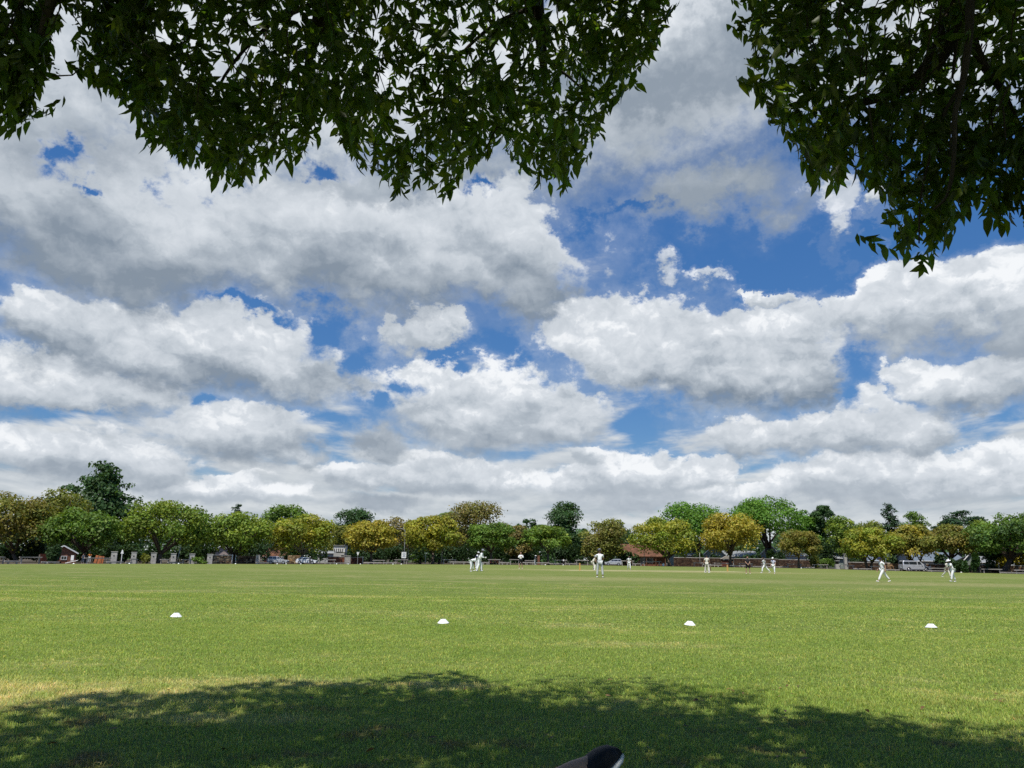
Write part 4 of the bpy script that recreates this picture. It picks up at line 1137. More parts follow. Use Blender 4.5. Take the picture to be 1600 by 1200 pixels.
# ------------------------------------------------------------------ signs and small things by the boundary
def sign_pole_cone():
    px, Y = 189, YB(189) + 4.5; b = spot(px, Y); h = top_h(px, 859, Y)
    root = empty('signpost', b); tag(root, 'slim white post with a white triangular top, right of the leftmost pillar', 'signpost')
    MB().tube([(0, 0, -.1), (0, 0, h - .5)], [.06, .055], 8).build('post', M['white_paint'], root)
    MB().prism([(-.22, h - .56), (.22, h - .56), (.05, h), (-.05, h)], -.03, .03).build('sign_plate', M['white_paint'], root)
sign_pole_cone()
def yield_sign():
    px, Y = 558.5, YB(558) + 5; b = spot(px, Y); h = top_h(px, 862.5, Y)
    root = empty('road_sign', b); tag(root, 'pale inverted triangle road sign on a post by the short brick wall', 'road sign')
    MB().tube([(0, 0, -.1), (0, 0, h - .1)], [.045, .04], 8).build('post', M['steel'], root)
    MB().prism([(-.27, h), (.27, h), (.04, h - .62), (-.04, h - .62)], -.09, -.05).build('sign_plate', M['white_paint'], root)
yield_sign()
def notice():
    px, Y = 630.5, YB(630) + 4; b = spot(px, Y); top, bot = top_h(px, 862.5, Y), top_h(px, 872, Y)
    root = empty('notice_board', b); tag(root, 'white rectangular notice board with faint blue lines on a dark post', 'notice board')
    MB().box((-.42, .04, top * .42), (.10, .08, top * .84)).build('post', M['black'], root)
    MB().box((.1, .04, bot * .5), (.08, .08, bot)).build('post', M['steel'], root)
    p = MB().box((0, -.03, (top + bot) / 2), (.88, .05, top - bot)).build('board', M['white_paint'], root)
    for k, w in enumerate((.5, .62, .44, .56)):
        MB().box((.03, -.06, bot + (top - bot) * (.82 - k * .19)), (w, .012, (top - bot) * .07)).build('print_line', M['ink'], p)
notice()
def t_post():
    px, Y = 664.5, YB(664) + 3.5; b = spot(px, Y); h = top_h(px, 864, Y)
    root = empty('tap_post', b); tag(root, 'thin grey post with a T shaped top between the fern palms', 'post')
    MB().tube([(0, 0, -.1), (0, 0, h)], [.05, .045], 8).build('shaft', M['steel'], root)
    MB().box((.12, 0, h), (.72, .09, .09), rot=Matrix.Rotation(-.12, 3, 'Y')).build('crossbar', M['white_paint'], root)
t_post()
def street_lamp():
    px, Y = 631, YB(631) + 16; b = spot(px, Y); h = top_h(px, 826, Y)
    root = empty('street_lamp', b); tag(root, 'tall thin street lamp with a curved arm behind the notice board', 'street lamp')
    MB().tube([(0, 0, -.2), (0, 0, h * .5), (0, 0, h - .6), (-.25, 0, h - .15), (-.8, 0, h), (-1.3, 0, h + .02)], [.10, .085, .06, .05, .045, .04], 8).build('pole', M['steel'], root, smooth_=True)
    MB().box((-1.5, 0, h - .02), (.55, .2, .11)).build('lamp_head', M['steel'], root)
street_lamp()
def orange_boards():
    for i, (px0, px1, py, lean, lab) in enumerate([(147, 156, 868, .22, 'left orange brown board, leaning behind the timber barrier'), (155.5, 161, 869, .10, 'narrower orange brown board right of the leaning one')]):
        Y = YB(px0) + 4; a, c = spot(px0, Y), spot(px1, Y); h = top_h(px0, py, Y); w = c.x - a.x
        root = empty('orange_board', ((a.x + c.x) / 2, Y, a.z)); tag(root, lab, 'board')
        r_ = Matrix.Rotation(lean, 3, 'Y')
        MB().box((0, .05, h * .5), (w, .07, h), rot=r_).build('panel', M['terracotta'], root)
        MB().box((0, .0, h * .5), (w * .12, .04, h * .94), rot=r_).build('batten', M['timber_brown'], root)
orange_boards()
def planks():
    for px, py, L_, a_, lab in [(83, 875, 1.9, .33, 'pale pole tilted against the wall left of the brick hut'), (112, 876, 1.8, .24, 'pale pole tilted in front of the brick hut corner')]:
        Y = YB(px) + 5; b = spot(px, Y)
        root = empty('tilted_pole', b); tag(root, lab, 'pole')
        d = Vector((math.cos(a_), 0, math.sin(a_)))
        MB().tube([Vector((-L_ * .5, 0, .02)) , Vector((0, 0, .02 + .5 * L_ * math.sin(a_))), Vector((L_ * .45, 0, .02 + .95 * L_ * math.sin(a_)))], [.05, .05, .045], 7).build('shaft', M['white_paint'], root)
planks()
def brick_bin():
    px, Y = 841.5, YB(841) + 2.6; b = spot(px, Y); h = top_h(px, 868.5, Y)
    root = empty('brick_pier', b); tag(root, 'red brick pier beside the spectator in a white hat', 'pier')
    for k in range(6): MB().box((0, 0, h * (k + .5) / 6), (.42, .42, h / 6 - .012)).build('brick_course', M['brick_face'], root)
    MB().box((0, 0, h + .03), (.5, .5, .07)).build('cap', M['brick_face'], root)
brick_bin()
def picnic_table(px, label, name='picnic_table'):
    Y = YB(px) + 4; b = spot(px, Y); root = empty(name, b, .1); tag(root, label, 'picnic table')
    MB().box((0, 0, .74), (1.9, .75, .06)).build('tabletop', M['timber_red'], root)
    for s in (-1, 1):
        MB().box((0, s * .72, .43), (1.9, .28, .05)).build('seat', M['timber_red'], root)
        mb = MB()
        mb.tube([(s * .7, -.62, 0), (s * .7, -.2, .72)], [.05, .05], 4); mb.tube([(s * .7, .62, 0), (s * .7, .2, .72)], [.05, .05], 4); mb.tube([(s * .7, -.8, .39), (s * .7, .8, .39)], [.045, .045], 4)
        mb.build('leg_frame', M['timber_red'], root)
picnic_table(772, 'red brown picnic table behind the barrier right of the batsman')
picnic_table(1351, 'dark red picnic table below the spreading yellow green tree')
def rope_reel():
    px, Y = 1036.5, YB(1036) + 2; b = spot(px, Y)
    root = empty('plastic_drum', b); tag(root, 'small white drum at the right end of the pavilion', 'drum')
    MB().lathe([(0, 0), (.2, 0), (.22, .1), (.22, .45), (.2, .55), (0, .56)], 14).build('body', M['plastic_white'], root, smooth_=True)
    MB().lathe([(0, .56), (.15, .565), (.15, .61), (0, .615)], 14).build('lid', M['steel'], root)
rope_reel()

# ------------------------------------------------------------------ marker cones
def cone_mesh(k=1.0):
    mb = MB(); mb.lathe([(.098, .004), (.100, .0), (.100, .008), (.092, .012), (.043, .054), (.040, .056), (.036, .053), (.08, .008)], 24)
    return mb.mesh('marker_cone', M['plastic_white'], True)
cm = cone_mesh()
for px, py, lab in [(275, 964.5, 'white saucer marker cone furthest left on the near turf'), (692.5, 974.5, 'white saucer marker cone below the keeper and slip fielders'),
                    (1078, 977.5, 'white saucer marker cone in the middle right of the near turf'), (1455, 981.5, 'white saucer marker cone at the right, below the walking fielder')]:
    d = ray(px, py); t_ = -CAM_H / d.z
    o = link('marker_cone', cm, loc=(d.x * t_, d.y * t_, 0.006)); o.scale = (1.0, 1.0, 1.2); o.rotation_euler = (random.uniform(-.07, .07), random.uniform(-.07, .07), random.uniform(0, 6))
    tag(o, lab, 'marker cone', 'white marker cones on the near turf')
FARC = [(115, 'in front of the brick hut corner'), (202, 'left of the second pillar'), (279, 'below the leaning pole'), (368, 'below the thin white wall post'), (433, 'in front of the silver car'), (447, 'at the nose of the silver car'),
        (470, 'below the white car'), (526, 'below the scoreboard'), (544, 'below the broad vented pillar'), (563, 'below the inverted triangle road sign'), (614, 'left of the white notice board'), (627, 'right below the white notice board'),
        (852, 'right of the brick pier'), (880, 'below the seated spectator in white'), (1252, 'below the small round olive tree'), (1502, 'right of the bending fielder')]
for px, wh in FARC:
    b = spot(px, YB(px) - 1.2)
    o = link('boundary_cone', cm, loc=b + Vector((0, 0, .02))); o.scale = (1.3, 1.3, 2.0)
    tag(o, 'tiny white cone on the far boundary ' + wh, 'marker cone', 'white cones on the far boundary')

# ------------------------------------------------------------------ wickets
def wicket(px, Y, lab):
    b = spot(px, Y); rz = math.atan2(7.4, 17.6) + math.pi / 2
    root = empty('wicket', b, rz); tag(root, lab, 'wicket', 'wickets on the pitch')
    for k in (-1, 0, 1):
        MB().lathe([(.02, -.05), (.021, .66), (.019, .70), (.012, .712), (0, .712)], 10, (k * .095, 0, 0)).build('stump', M['stump'], root)
    for k in (-1, 1):
        MB().tube([(k * .0475 - .05, 0, .722), (k * .0475 + .05, 0, .722)], [.009, .009], 6).build('bail', M['stump'], root)
wicket(906, 80.6, 'orange wicket left of the crouching batsman in the grey helmet')
wicket(1137, 88.0, 'orange wicket between the batsman with the hanging bat and the umpire')

# ------------------------------------------------------------------ vehicles
M['paint_silver'] = plain('silver_paint', (0.52, 0.53, 0.55), 0.32, 0.04, 0.6, metal=0.35, spec=0.6, coat=0.5)
M['paint_white'] = plain('white_car_paint', (0.78, 0.79, 0.80), 0.3, 0.03, 0.6, spec=0.6, coat=0.5)
M['rubber'] = plain('tyre_rubber', (0.025, 0.025, 0.026), 0.85, 0.2, 8.0)
M['alloy'] = plain('alloy_rim', (0.5, 0.5, 0.52), 0.35, 0.05, 3.0, metal=0.7)
M['red_lens'] = plain('red_lens', (0.42, 0.02, 0.02), 0.25, 0.05, 3.0, spec=0.6)
M['clear_lens'] = plain('clear_lens', (0.75, 0.77, 0.78), 0.15, 0.03, 3.0, spec=0.7)
M['trim'] = plain('dark_trim', (0.05, 0.05, 0.052), 0.6, 0.1, 3.0)

def vehicle(name, label, cat, px0, px1, Y, facing, kind, paint):
    a, b2 = spot(px0, Y), spot(px1, Y); Lw = b2.x - a.x
    c = Vector(((a.x + b2.x) / 2, Y, gz((a.x + b2.x) / 2, Y)))
    root = empty(name, c, 0.0 if facing > 0 else math.pi); tag(root, label, cat)
    # side outline in units of length 1, nose at +x; lower body / greenhouse split at the belt line
    K = {'suv':  dict(L=4.5, H=1.66, W=1.82, low=[(-.5, .30), (-.5, .62), (-.485, .66), (.10, .62), (.24, .60), (.44, .53), (.49, .44), (.5, .28), (.48, .17), (-.48, .17)],
                      top=[(-.485, .655), (-.44, .90), (-.38, .985), (-.10, 1.0), (.06, .96), (.235, .605)], wins=[(-.44, -.24), (-.22, -.03), (-.01, .15)]),
         'sedan': dict(L=4.4, H=1.42, W=1.75, low=[(-.5, .30), (-.5, .66), (-.48, .70), (.10, .66), (.24, .64), (.44, .56), (.49, .46), (.5, .28), (.48, .17), (-.48, .17)],
                      top=[(-.46, .695), (-.28, .97), (-.18, 1.0), (0, 1.0), (.08, .96), (.25, .64)], wins=[(-.34, -.20), (-.18, -.02), (0, .15)]),
         'mpv':  dict(L=4.3, H=1.66, W=1.75, low=[(-.5, .30), (-.5, .60), (-.495, .64), (.12, .60), (.30, .58), (.46, .48), (.49, .40), (.5, .26), (.48, .15), (-.48, .15)],
                      top=[(-.49, .635), (-.455, .93), (-.40, .99), (-.12, 1.0), (.02, .95), (.30, .585)], wins=[(-.45, -.28), (-.26, -.04), (-.02, .17)]),
         'van':  dict(L=5.2, H=1.92, W=1.92, low=[(-.5, .24), (-.5, .56), (-.495, .60), (.20, .56), (.31, .53), (.46, .42), (.49, .36), (.5, .24), (.48, .13), (-.48, .13)],
                      top=[(-.495, .595), (-.475, .93), (-.44, .99), (.02, 1.0), (.12, .95), (.315, .535)], wins=[(-.46, -.28), (-.27, .0), (.035, .17)])}[kind]
    L_, H, W = K['L'], K['H'], K['W']
    mb = MB()
    def loft(prof, w_top, w_bot, z_ref):
        n = len(prof); rings = []
        for yk, sh in ((-1, .965), (-.92, 1.0), (.92, 1.0), (1, .965)):
            ring = []
            for x, z in prof:
                w = w_bot + (w_top - w_bot) * max(0, min(1, (z - z_ref) / max(1e-3, 1 - z_ref)))
                ring.append((x * L_ * sh, yk * w * W / 2, (.45 + (z - .45) * (1 if sh == 1 else .97)) * H))
            rings.append(ring)
        vs = [p for r_ in rings for p in r_]; fs = [tuple(range(n)), tuple(range(4 * n - 1, 3 * n - 1, -1))]
        for i in range(3):
            for k in range(n):
                k2 = (k + 1) % n; fs.append((i * n + k2, i * n + k, (i + 1) * n + k, (i + 1) * n + k2))
        mb.add(vs, fs)
    loft(K['low'], 1.0, 1.0, .5); loft(K['top'], .80, .97, K['top'][0][1])
    me_ = mb.build('body', M[paint], root)
    zb_, zt_ = K['top'][0][1], .955
    def roof_x(z, front):
        pts = K['top'][3:] if front else K['top'][:3]
        for (x0, z0), (x1, z1) in zip(pts[:-1], pts[1:]):
            lo, hi = min(z0, z1), max(z0, z1)
            if lo - 1e-6 <= z <= hi + 1e-6: return x0 + (x1 - x0) * (z - z0) / (z1 - z0 if abs(z1 - z0) > 1e-6 else 1)
        return pts[0][0]
    for s in (-1, 1):
        for (x0, x1) in K['wins']:
            z0, z1 = zb_ + .045, .90
            xr0, xr1 = x0, x1
            lim_f0, lim_f1 = roof_x(z0, True) - .03, roof_x(z1, True) - .025
            lim_r1 = roof_x(z1, False) + .02
            q = []
            for x, z in ((x0, z0), (min(x1, lim_f0), z0), (min(x1, lim_f1), z1), (max(x0, lim_r1), z1)):
                w = .97 + (.80 - .97) * (z - zb_) / (1 - zb_)
                q.append((x * L_, s * (w * W / 2 + .012), z * H))
            mw = MB(); mw.poly(q if s < 0 else q[::-1]); mw.build('window', M['glass_dark'], root)
        # mirrors, handles, sills
        MB().box((.165 * L_, s * (W / 2 + .09), (zb_ + .03) * H), (.12, .16, .12)).build('mirror', M[paint], root)
        for hx in (-.12, .07): MB().box((hx * L_, s * (W / 2 + .012), (zb_ - .075) * H), (.17, .03, .03)).build('door_handle', M['trim'], root)
        MB().box((0, s * (W / 2 - .01), .19 * H), (.52 * L_, .05, .07)).build('sill', M['trim'], root)
        fl = MB(); fl.box((.478 * L_, s * W * .36, .47 * H), (.10, .36, .13)); fl.build('headlight', M['clear_lens'], root)
        MB().box((-.492 * L_, s * W * .41, (zb_ - .06) * H), (.08, .2, .26)).build('tail_light', M['red_lens'], root)
        for wx in (-.30, .315):
            r_ = .325 if kind != 'van' else .34
            wl = empty('wheel', (wx * L_, s * (W / 2 - .09), r_)); wl.parent = root
            ty = MB(); ty.tube([(0, -s * .10, 0), (0, s * .115, 0)], [r_, r_], 20); ty.build('tyre', M['rubber'], wl)
            rm = MB(); rm.tube([(0, s * .116, 0), (0, s * .128, 0)], [r_ * .64, r_ * .60], 16); rm.build('rim', M['alloy'], wl)
            ar = MB(); ar.tube([(wx * L_, s * (W / 2 - .04), r_ + .02), (wx * L_, s * (W / 2 + .006), r_ + .02)], [r_ * 1.17, r_ * 1.17], 20); ar.build('wheel_arch', M['trim'], root)
    ws = [(roof_x(zb_ + .05, True), zb_ + .05), (roof_x(.93, True), .93)]
    mw = MB(); (xa, za), (xb, zb2) = ws
    mw.poly([(xa * L_ + .02, -.42 * W, za * H + .015), (xa * L_ + .02, .42 * W, za * H + .015), (xb * L_ + .02, .36 * W, zb2 * H + .015), (xb * L_ + .02, -.36 * W, zb2 * H + .015)]); mw.build('windscreen', M['glass_dark'], root)
    (xa, za), (xb, zb2) = (roof_x(zb_ + .06, False), zb_ + .06), (roof_x(.92, False), .92)
    mw = MB(); mw.poly([(xa * L_ - .02, .40 * W, za * H), (xa * L_ - .02, -.40 * W, za * H), (xb * L_ - .02, -.34 * W, zb2 * H), (xb * L_ - .02, .34 * W, zb2 * H)]); mw.build('rear_window', M['glass_dark'], root)
    MB().box((.497 * L_, 0, .33 * H), (.05, W * .52, .14)).build('grille', M['trim'], root)
    MB().box((-.505 * L_, 0, .36 * H), (.03, .46, .11)).build('number_plate', M['white_paint'], root)
    MB().box((.505 * L_, 0, .25 * H), (.03, .46, .11)).build('number_plate', M['white_paint'], root)
    k = Lw / L_
    root.scale = (k, k, k)
    return root
v1 = vehicle('parked_car', 'silver parked car facing right, behind the leftmost yellow tree', 'car', 418.5, 450, YB(435) + 3.5, 1, 'suv', 'paint_silver')
v2 = vehicle('parked_car', 'white parked car with red tail lights at the foot of the yellow olive tree', 'car', 463, 495, YB(478) + 3.5, 1, 'sedan', 'paint_white')
v3 = vehicle('parked_car', 'silver white hatchback facing left, left of the pavilion', 'car', 945, 971, YB(957) + 4, -1, 'mpv', 'paint_silver')
v4 = vehicle('parked_van', 'long silver van with dark windows parked on the right', 'van', 1408, 1452, YB(1430) + 4, 1, 'van', 'paint_silver')
for v in (v1, v2, v3, v4): v['group'] = 'vehicles parked beyond the boundary'

# ------------------------------------------------------------------ people
M['skin'] = plain('skin', (0.42, 0.245, 0.165), 0.6, 0.08, 5.0, spec=0.35)
M['skin_dark'] = plain('skin_dark', (0.13, 0.075, 0.05), 0.6, 0.08, 5.0, spec=0.35)
M['hair'] = plain('dark_hair', (0.022, 0.017, 0.014), 0.7, 0.2, 20.0)
M['cloth_white'] = plain('white_cloth', (0.84, 0.84, 0.82), 0.9, 0.06, 6.0)
M['cloth_cream'] = plain('cream_cloth', (0.66, 0.63, 0.53), 0.9, 0.06, 6.0)
M['cloth_grey'] = plain('grey_cloth', (0.50, 0.52, 0.50), 0.9, 0.06, 6.0)
M['cloth_lilac'] = plain('pale_lilac_cloth', (0.56, 0.56, 0.66), 0.9, 0.08, 6.0)
M['cloth_black'] = plain('black_cloth', (0.020, 0.019, 0.024), 0.9, 0.2, 6.0)
M['cloth_navy'] = plain('navy_cloth', (0.025, 0.033, 0.085), 0.85, 0.15, 6.0)
M['cloth_slate'] = plain('slate_blue_cloth', (0.09, 0.12, 0.16), 0.9, 0.15, 6.0)
M['cloth_orange'] = plain('orange_cloth', (0.48, 0.17, 0.035), 0.9, 0.12, 6.0)
M['cap_grey'] = plain('grey_cap', (0.30, 0.31, 0.33), 0.7, 0.1, 8.0)
M['shoe_white'] = plain('white_shoe', (0.80, 0.80, 0.76), 0.6, 0.08, 8.0)
M['shoe_black'] = plain('black_shoe', (0.012, 0.012, 0.013), 0.65, 0.2, 30.0, bumpy=0.2)
M['willow'] = plain('willow_bat', (0.50, 0.34, 0.17), 0.6, 0.1, 5.0)

PENDING = []
def skin_obj(name, mat, parent, V, E, Rd, root_i=0, level=1):
    """a smooth tapered body grown round connected joints"""
    me = bpy.data.meshes.new(name); me.from_pydata([tuple(v) for v in V], E, [])
    o = link(name, me, parent)
    m1 = o.modifiers.new('skin', 'SKIN'); m1.branch_smoothing = 0.6; m1.use_smooth_shade = True
    sv = me.skin_vertices[0].data
    for i, r_ in enumerate(Rd):
        sv[i].radius = (r_, r_)
        sv[i].use_root = (i == root_i)
    m2 = o.modifiers.new('sub', 'SUBSURF'); m2.levels = level; m2.render_levels = level
    PENDING.append((o, mat))
    return o

def rotY(a): return Matrix.Rotation(a, 3, 'Y')     # positive pitches +x (forward) downwards
def rotX(a): return Matrix.Rotation(a, 3, 'X')

def person(label, px, py_foot, py_top, heading, pose, shirt='cloth_white', trousers='cloth_white', hat=None, hat_m='cap_grey', skin='skin', shorts=False,
           sleeves='short', shoes='shoe_white', Y=None, hair=True, bat=None, pads=False, gloves=False, glove_m='cloth_white', group='cricketers on the field', lying=None, parts=True):
    """heading: direction the person faces, degrees from +x towards +y; pose: joint angles in degrees"""
    if Y is None:
        hz = 873 + 0.0131 * (px - 800); Y = CAM_H * FPX / max(2, py_foot - hz)
    b = spot(px, Y)
    p = dict(lean=0, hipL=0, hipR=0, kneeL=0, kneeR=0, abdL=4, abdR=4, shL=0, shR=0, saL=8, saR=8, elL=10, elR=10, head=0, twist=0, sit=False, elinL=0, elinR=0)
    p.update(pose); r = {k: (R(v) if not isinstance(v, bool) else v) for k, v in p.items()}
    J = {}
    pel = Vector((0, 0, .93))
    T = rotY(r['lean'])
    J['pel'] = pel; J['belly'] = pel + T @ Vector((.01, 0, .17)); J['chest'] = pel + T @ Vector((.015, 0, .37)); J['neck'] = pel + T @ Vector((0, 0, .535))
    Hd = rotY(r['lean'] * .55 + r['head'])
    J['chin'] = J['neck'] + Hd @ Vector((.02, 0, .07)); J['skull'] = J['chin'] + Hd @ Vector((.015, 0, .115)); J['crown'] = J['skull'] + Hd @ Vector((-.005, 0, .07))
    J['nose'] = J['skull'] + Hd @ Vector((.115, 0, -.03))
    for s, n in ((1, 'L'), (-1, 'R')):
        hip = pel + Vector((0, s * .095, -.02)); J['hip' + n] = hip
        th = rotX(s * r['abd' + n]) @ rotY(-r['hip' + n]); k = hip + th @ Vector((0, 0, -.44)); J['knee' + n] = k
        sh_ = rotX(s * r['abd' + n] * .6) @ rotY(-r['hip' + n] + r['knee' + n]); a = k + sh_ @ Vector((0, 0, -.41)); J['ank' + n] = a
        ft = rotY(max(-.5, min(.9, (-r['hip' + n] + r['knee' + n]) * .45)))
        J['heel' + n] = a + ft @ Vector((-.05, 0, -.055)); J['ball' + n] = a + ft @ Vector((.11, 0, -.06)); J['toe' + n] = a + ft @ Vector((.185, 0, -.065))
        so = J['neck'] + T @ Vector((0, s * .19, -.055)); J['sho' + n] = so
        A = T @ rotX(s * r['sa' + n]) @ rotY(-r['sh' + n]); e = so + A @ Vector((0, 0, -.29)); J['elb' + n] = e
        F = A @ Matrix.Rotation(-s * r['elin' + n], 3, 'Z') @ rotY(-r['el' + n]); w = e + F @ Vector((0, 0, -.255)); J['wri' + n] = w
        J['F' + n] = F; J['han' + n] = w + F @ Vector((0, 0, -.085))
    zmin = min(J['heelL'].z, J['heelR'].z, J['toeL'].z, J['toeR'].z) - .028
    ztop = J['crown'].z + .06
    want = zt(px, py_top, Y) - b.z
    k = want / (ztop - zmin)
    root = empty('person', b, R(heading))
    root.scale = (k, k, k)
    tag(root, label, 'person', group)
    off = Vector((0, 0, -zmin))
    g = lambda n: J[n] + off
    # one continuous body
    V, E, Rd = [], [], []
    def v(pt, rad, to=None):
        V.append(pt); Rd.append(rad)
        if to is not None: E.append((to, len(V) - 1))
        return len(V) - 1
    i0 = v(g('pel'), .090)
    ib = v(g('belly'), .085, i0); ic = v(g('chest'), .088, ib); inn = v(g('neck'), .055, ic); ich = v(g('chin'), .062, inn); isk = v(g('skull'), .088, ich); v(g('crown'), .06, isk)
    v(g('nose'), .016, isk)
    for s in (1, -1): v(g('skull') + Vector((0, s * .088, -.02)), .018, isk)
    for n, s in (('L', 1), ('R', -1)):
        h_ = v(g('hip' + n), .075, i0); kn = v(g('knee' + n), .056, h_); cf = v(g('knee' + n).lerp(g('ank' + n), .35), .060, kn); an = v(g('ank' + n), .040, cf)
        bl = v(g('ball' + n), .036, an); v(g('toe' + n), .024, bl)
        so = v(g('sho' + n), .044, ic); el = v(g('elb' + n), .040, so); wr = v(g('wri' + n), .028, el)
        F = J['F' + n]; pm = v(g('wri' + n) + F @ Vector((0, 0, -.055)), .032, wr)
        if not gloves:
            for q in range(4):
                lx = (-.033 + .022 * q); ln = (.075, .085, .08, .062)[q]
                f1 = v(g('wri' + n) + F @ Vector((lx, 0, -.10)), .0095, pm); f2 = v(V[f1] + F @ Vector((lx * .1, -s * .014, -ln * .55)), .0085, f1); v(V[f2] + F @ Vector((0, -s * .024, -ln * .4)), .007, f2)
            t1 = v(g('wri' + n) + F @ Vector((.042, -s * .012, -.055)), .011, pm); v(V[t1] + F @ Vector((.022, -s * .016, -.045)), .009, t1)
    skin_obj('body', M[skin], root, V, E, Rd)
    # shirt
    V, E, Rd = [], [], []
    i0 = v(g('pel') + T @ Vector((0, 0, .03)), .148); ib = v(g('belly'), .142, i0); ic = v(g('chest'), .158, ib); iu = v(g('neck') + T @ Vector((0, 0, -.09)), .135, ic); v(g('neck') + T @ Vector((0, 0, .0)), .072, iu)
    for n in 'LR':
        so = v(g('sho' + n) + T @ Vector((0, 0, -.01)), .074, iu); a, e_, w_ = g('sho' + n), g('elb' + n), g('wri' + n)
        if sleeves == 'short': v(a.lerp(e_, .75), .060, so)
        else:
            e1 = v(e_, .058, so); v(e_.lerp(w_, .9), .043, e1)
    skin_obj('shirt', M[shirt], root, V, E, Rd)
    # trousers or shorts
    V, E, Rd = [], [], []
    i0 = v(g('pel') + Vector((0, 0, .02)), .146)
    for n in 'LR':
        h_ = v(g('hip' + n), .116, i0); kk, aa = g('knee' + n), g('ank' + n)
        if shorts: v(g('hip' + n).lerp(kk, .92), .088, h_)
        else:
            kn = v(kk, .080, h_); v(kk.lerp(aa, .93), .064, kn)
    skin_obj('shorts' if shorts else 'trousers', M[trousers], root, V, E, Rd)
    for n in 'LR':
        V, E, Rd = [], [], []
        a = v(g('heel' + n), .046); bq = v(g('heel' + n).lerp(g('ball' + n), .5), .048, a); c = v(g('ball' + n), .046, bq); v(g('toe' + n), .032, c)
        skin_obj('shoe', M[shoes], root, V, E, Rd)
        if pads:
            mb = MB(); A, K_ = g('ank' + n), g('knee' + n); d = (K_ - A).normalized(); f = Vector((1, 0, 0)); f = (f - d * f.dot(d)).normalized()
            c = A.lerp(K_, .55) + f * .075; side = d.cross(f)
            rot = Matrix((f, side, d)).transposed()
            mb.box(c, (.07, .19, .60), rot=rot, taper=.9); mb.build('leg_pad', M['cloth_white'], root)
        if gloves:
            V, E, Rd = [], [], []
            F = J['F' + n]; a = v(g('wri' + n), .048); c = v(g('han' + n), .062, a); v(g('han' + n) + F @ Vector((0, 0, -.09)), .045, c); v(g('han' + n) + F @ Vector((.06, 0, -.02)), .024, c)
            skin_obj('glove', M[glove_m], root, V, E, Rd)
    sk = g('skull'); Hr = Hd
    if hat:
        mb = MB()
        if hat == 'cap': prof = [(.104, -.005), (.106, .03), (.094, .075), (.062, .108), (0, .118)]
        elif hat == 'helmet': prof = [(.118, -.055), (.122, .0), (.118, .05), (.092, .10), (.05, .125), (0, .13)]
        else: prof = [(.20, -.01), (.19, .012), (.108, .022), (.104, .07), (.085, .105), (0, .112)]
        mb.lathe(prof, 16)
        mb.v = [tuple(sk + Hr @ (Vector(q) + Vector((-.005, 0, .012)))) for q in mb.v]
        ho = mb.build('hat' if hat == 'brim' else hat, M[hat_m], root, smooth_=True)
        if hat in ('cap', 'helmet'):
            pk = MB(); pts = []
            for q in range(7):
                a = -1.0 + 2.0 * q / 6; pts.append((.10 * math.cos(a), .10 * math.sin(a)))
            vs = [sk + Hr @ Vector((x, y, .005)) for x, y in pts] + [sk + Hr @ Vector((x + .075 * math.cos((q - 3) / 3), y * 1.05, -.012)) for q, (x, y) in enumerate(pts)]
            vs += [q + Hr @ Vector((0, 0, .012)) for q in vs]
            fs = []
            for q in range(6): fs += [(q, q + 1, q + 8, q + 7), (q + 14, q + 21, q + 22, q + 15)]
            fs += [(7 + q, 8 + q, 22 + q, 21 + q) for q in range(6)]
            pk.add(vs, fs); pk.build('peak', M[hat_m], ho)
        if hat == 'helmet':
            gb = MB()
            for dz in (-.055, -.085, -.115): gb.tube([sk + Hr @ Vector((.11 * math.cos(a) + .03, .115 * math.sin(a), dz)) for a in (-1.2, -.6, 0, .6, 1.2)], [.006] * 5, 4)
            gb.build('face_guard', M['steel'], ho)
    if hair and hat != 'helmet':
        V, E, Rd = [], [], []
        a = v(sk + Hr @ Vector((-.022, 0, .012)), .090); v(sk + Hr @ Vector((-.035, 0, .055)), .066, a); v(sk + Hr @ Vector((-.055, 0, -.05)), .060, a)
        skin_obj('hair', M['hair'], root, V, E, Rd)
    if bat:
        n = bat; F = J['F' + n]; h0 = g('han' + n)
        d = (rotY(R(-12)) @ Vector((.22, 0, -1))).normalized()
        q = empty('bat', (0, 0, 0)); q.parent = root
        MB().tube([h0 - d * .14, h0 + d * .14], [.017, .018], 8).build('bat_handle', M['cloth_black'], q)
        side = Vector((0, 1, 0)); f = d.cross(side)
        MB().box(h0 + d * .42, (.035, .105, .56), rot=Matrix((f, side, -d)).transposed()).build('bat_blade', M['willow'], q)
    return root

# near and middle fielders; heading -90 faces the camera, 90 faces away
person('man bent forward with hands on knees, white kit and navy cap, left of the batsman', 735, 892, 868, -5,
       dict(lean=72, hipL=28, hipR=12, kneeL=26, kneeR=22, shL=58, shR=62, elL=14, elR=14, head=-42, abdL=9, abdR=9), hat='cap', hat_m='cloth_navy', skin='skin_dark')
person('man in white leaning forward in a dark cap, right of the one bent double', 748.5, 891.5, 857.5, -12,
       dict(lean=26, hipL=14, hipR=-6, kneeL=16, kneeR=14, shL=30, shR=34, elL=78, elR=80, elinL=30, elinR=30, head=-14, abdL=8, abdR=9), hat='cap', hat_m='cap_grey', skin='skin_dark', pads=True, sleeves='long', glove_m='cloth_white', gloves=True)
person('man in white with a pale cap half hidden between two crouched fielders', 743, 889.6, 861.5, -10, dict(lean=22, hipL=10, hipR=10, kneeL=12, kneeR=12, shL=30, shR=30, elL=50, elR=50, head=-10), hat='cap', hat_m='cloth_white', skin='skin_dark')
person('man in a white shirt and black shorts, hands at his chest, standing alone', 813.5, 888, 862, -84, dict(shL=22, shR=24, elL=95, elR=100, elinL=35, elinR=35, saL=14, saR=14, abdL=6, abdR=6), trousers='cloth_black', shorts=True, sleeves='long', skin='skin')
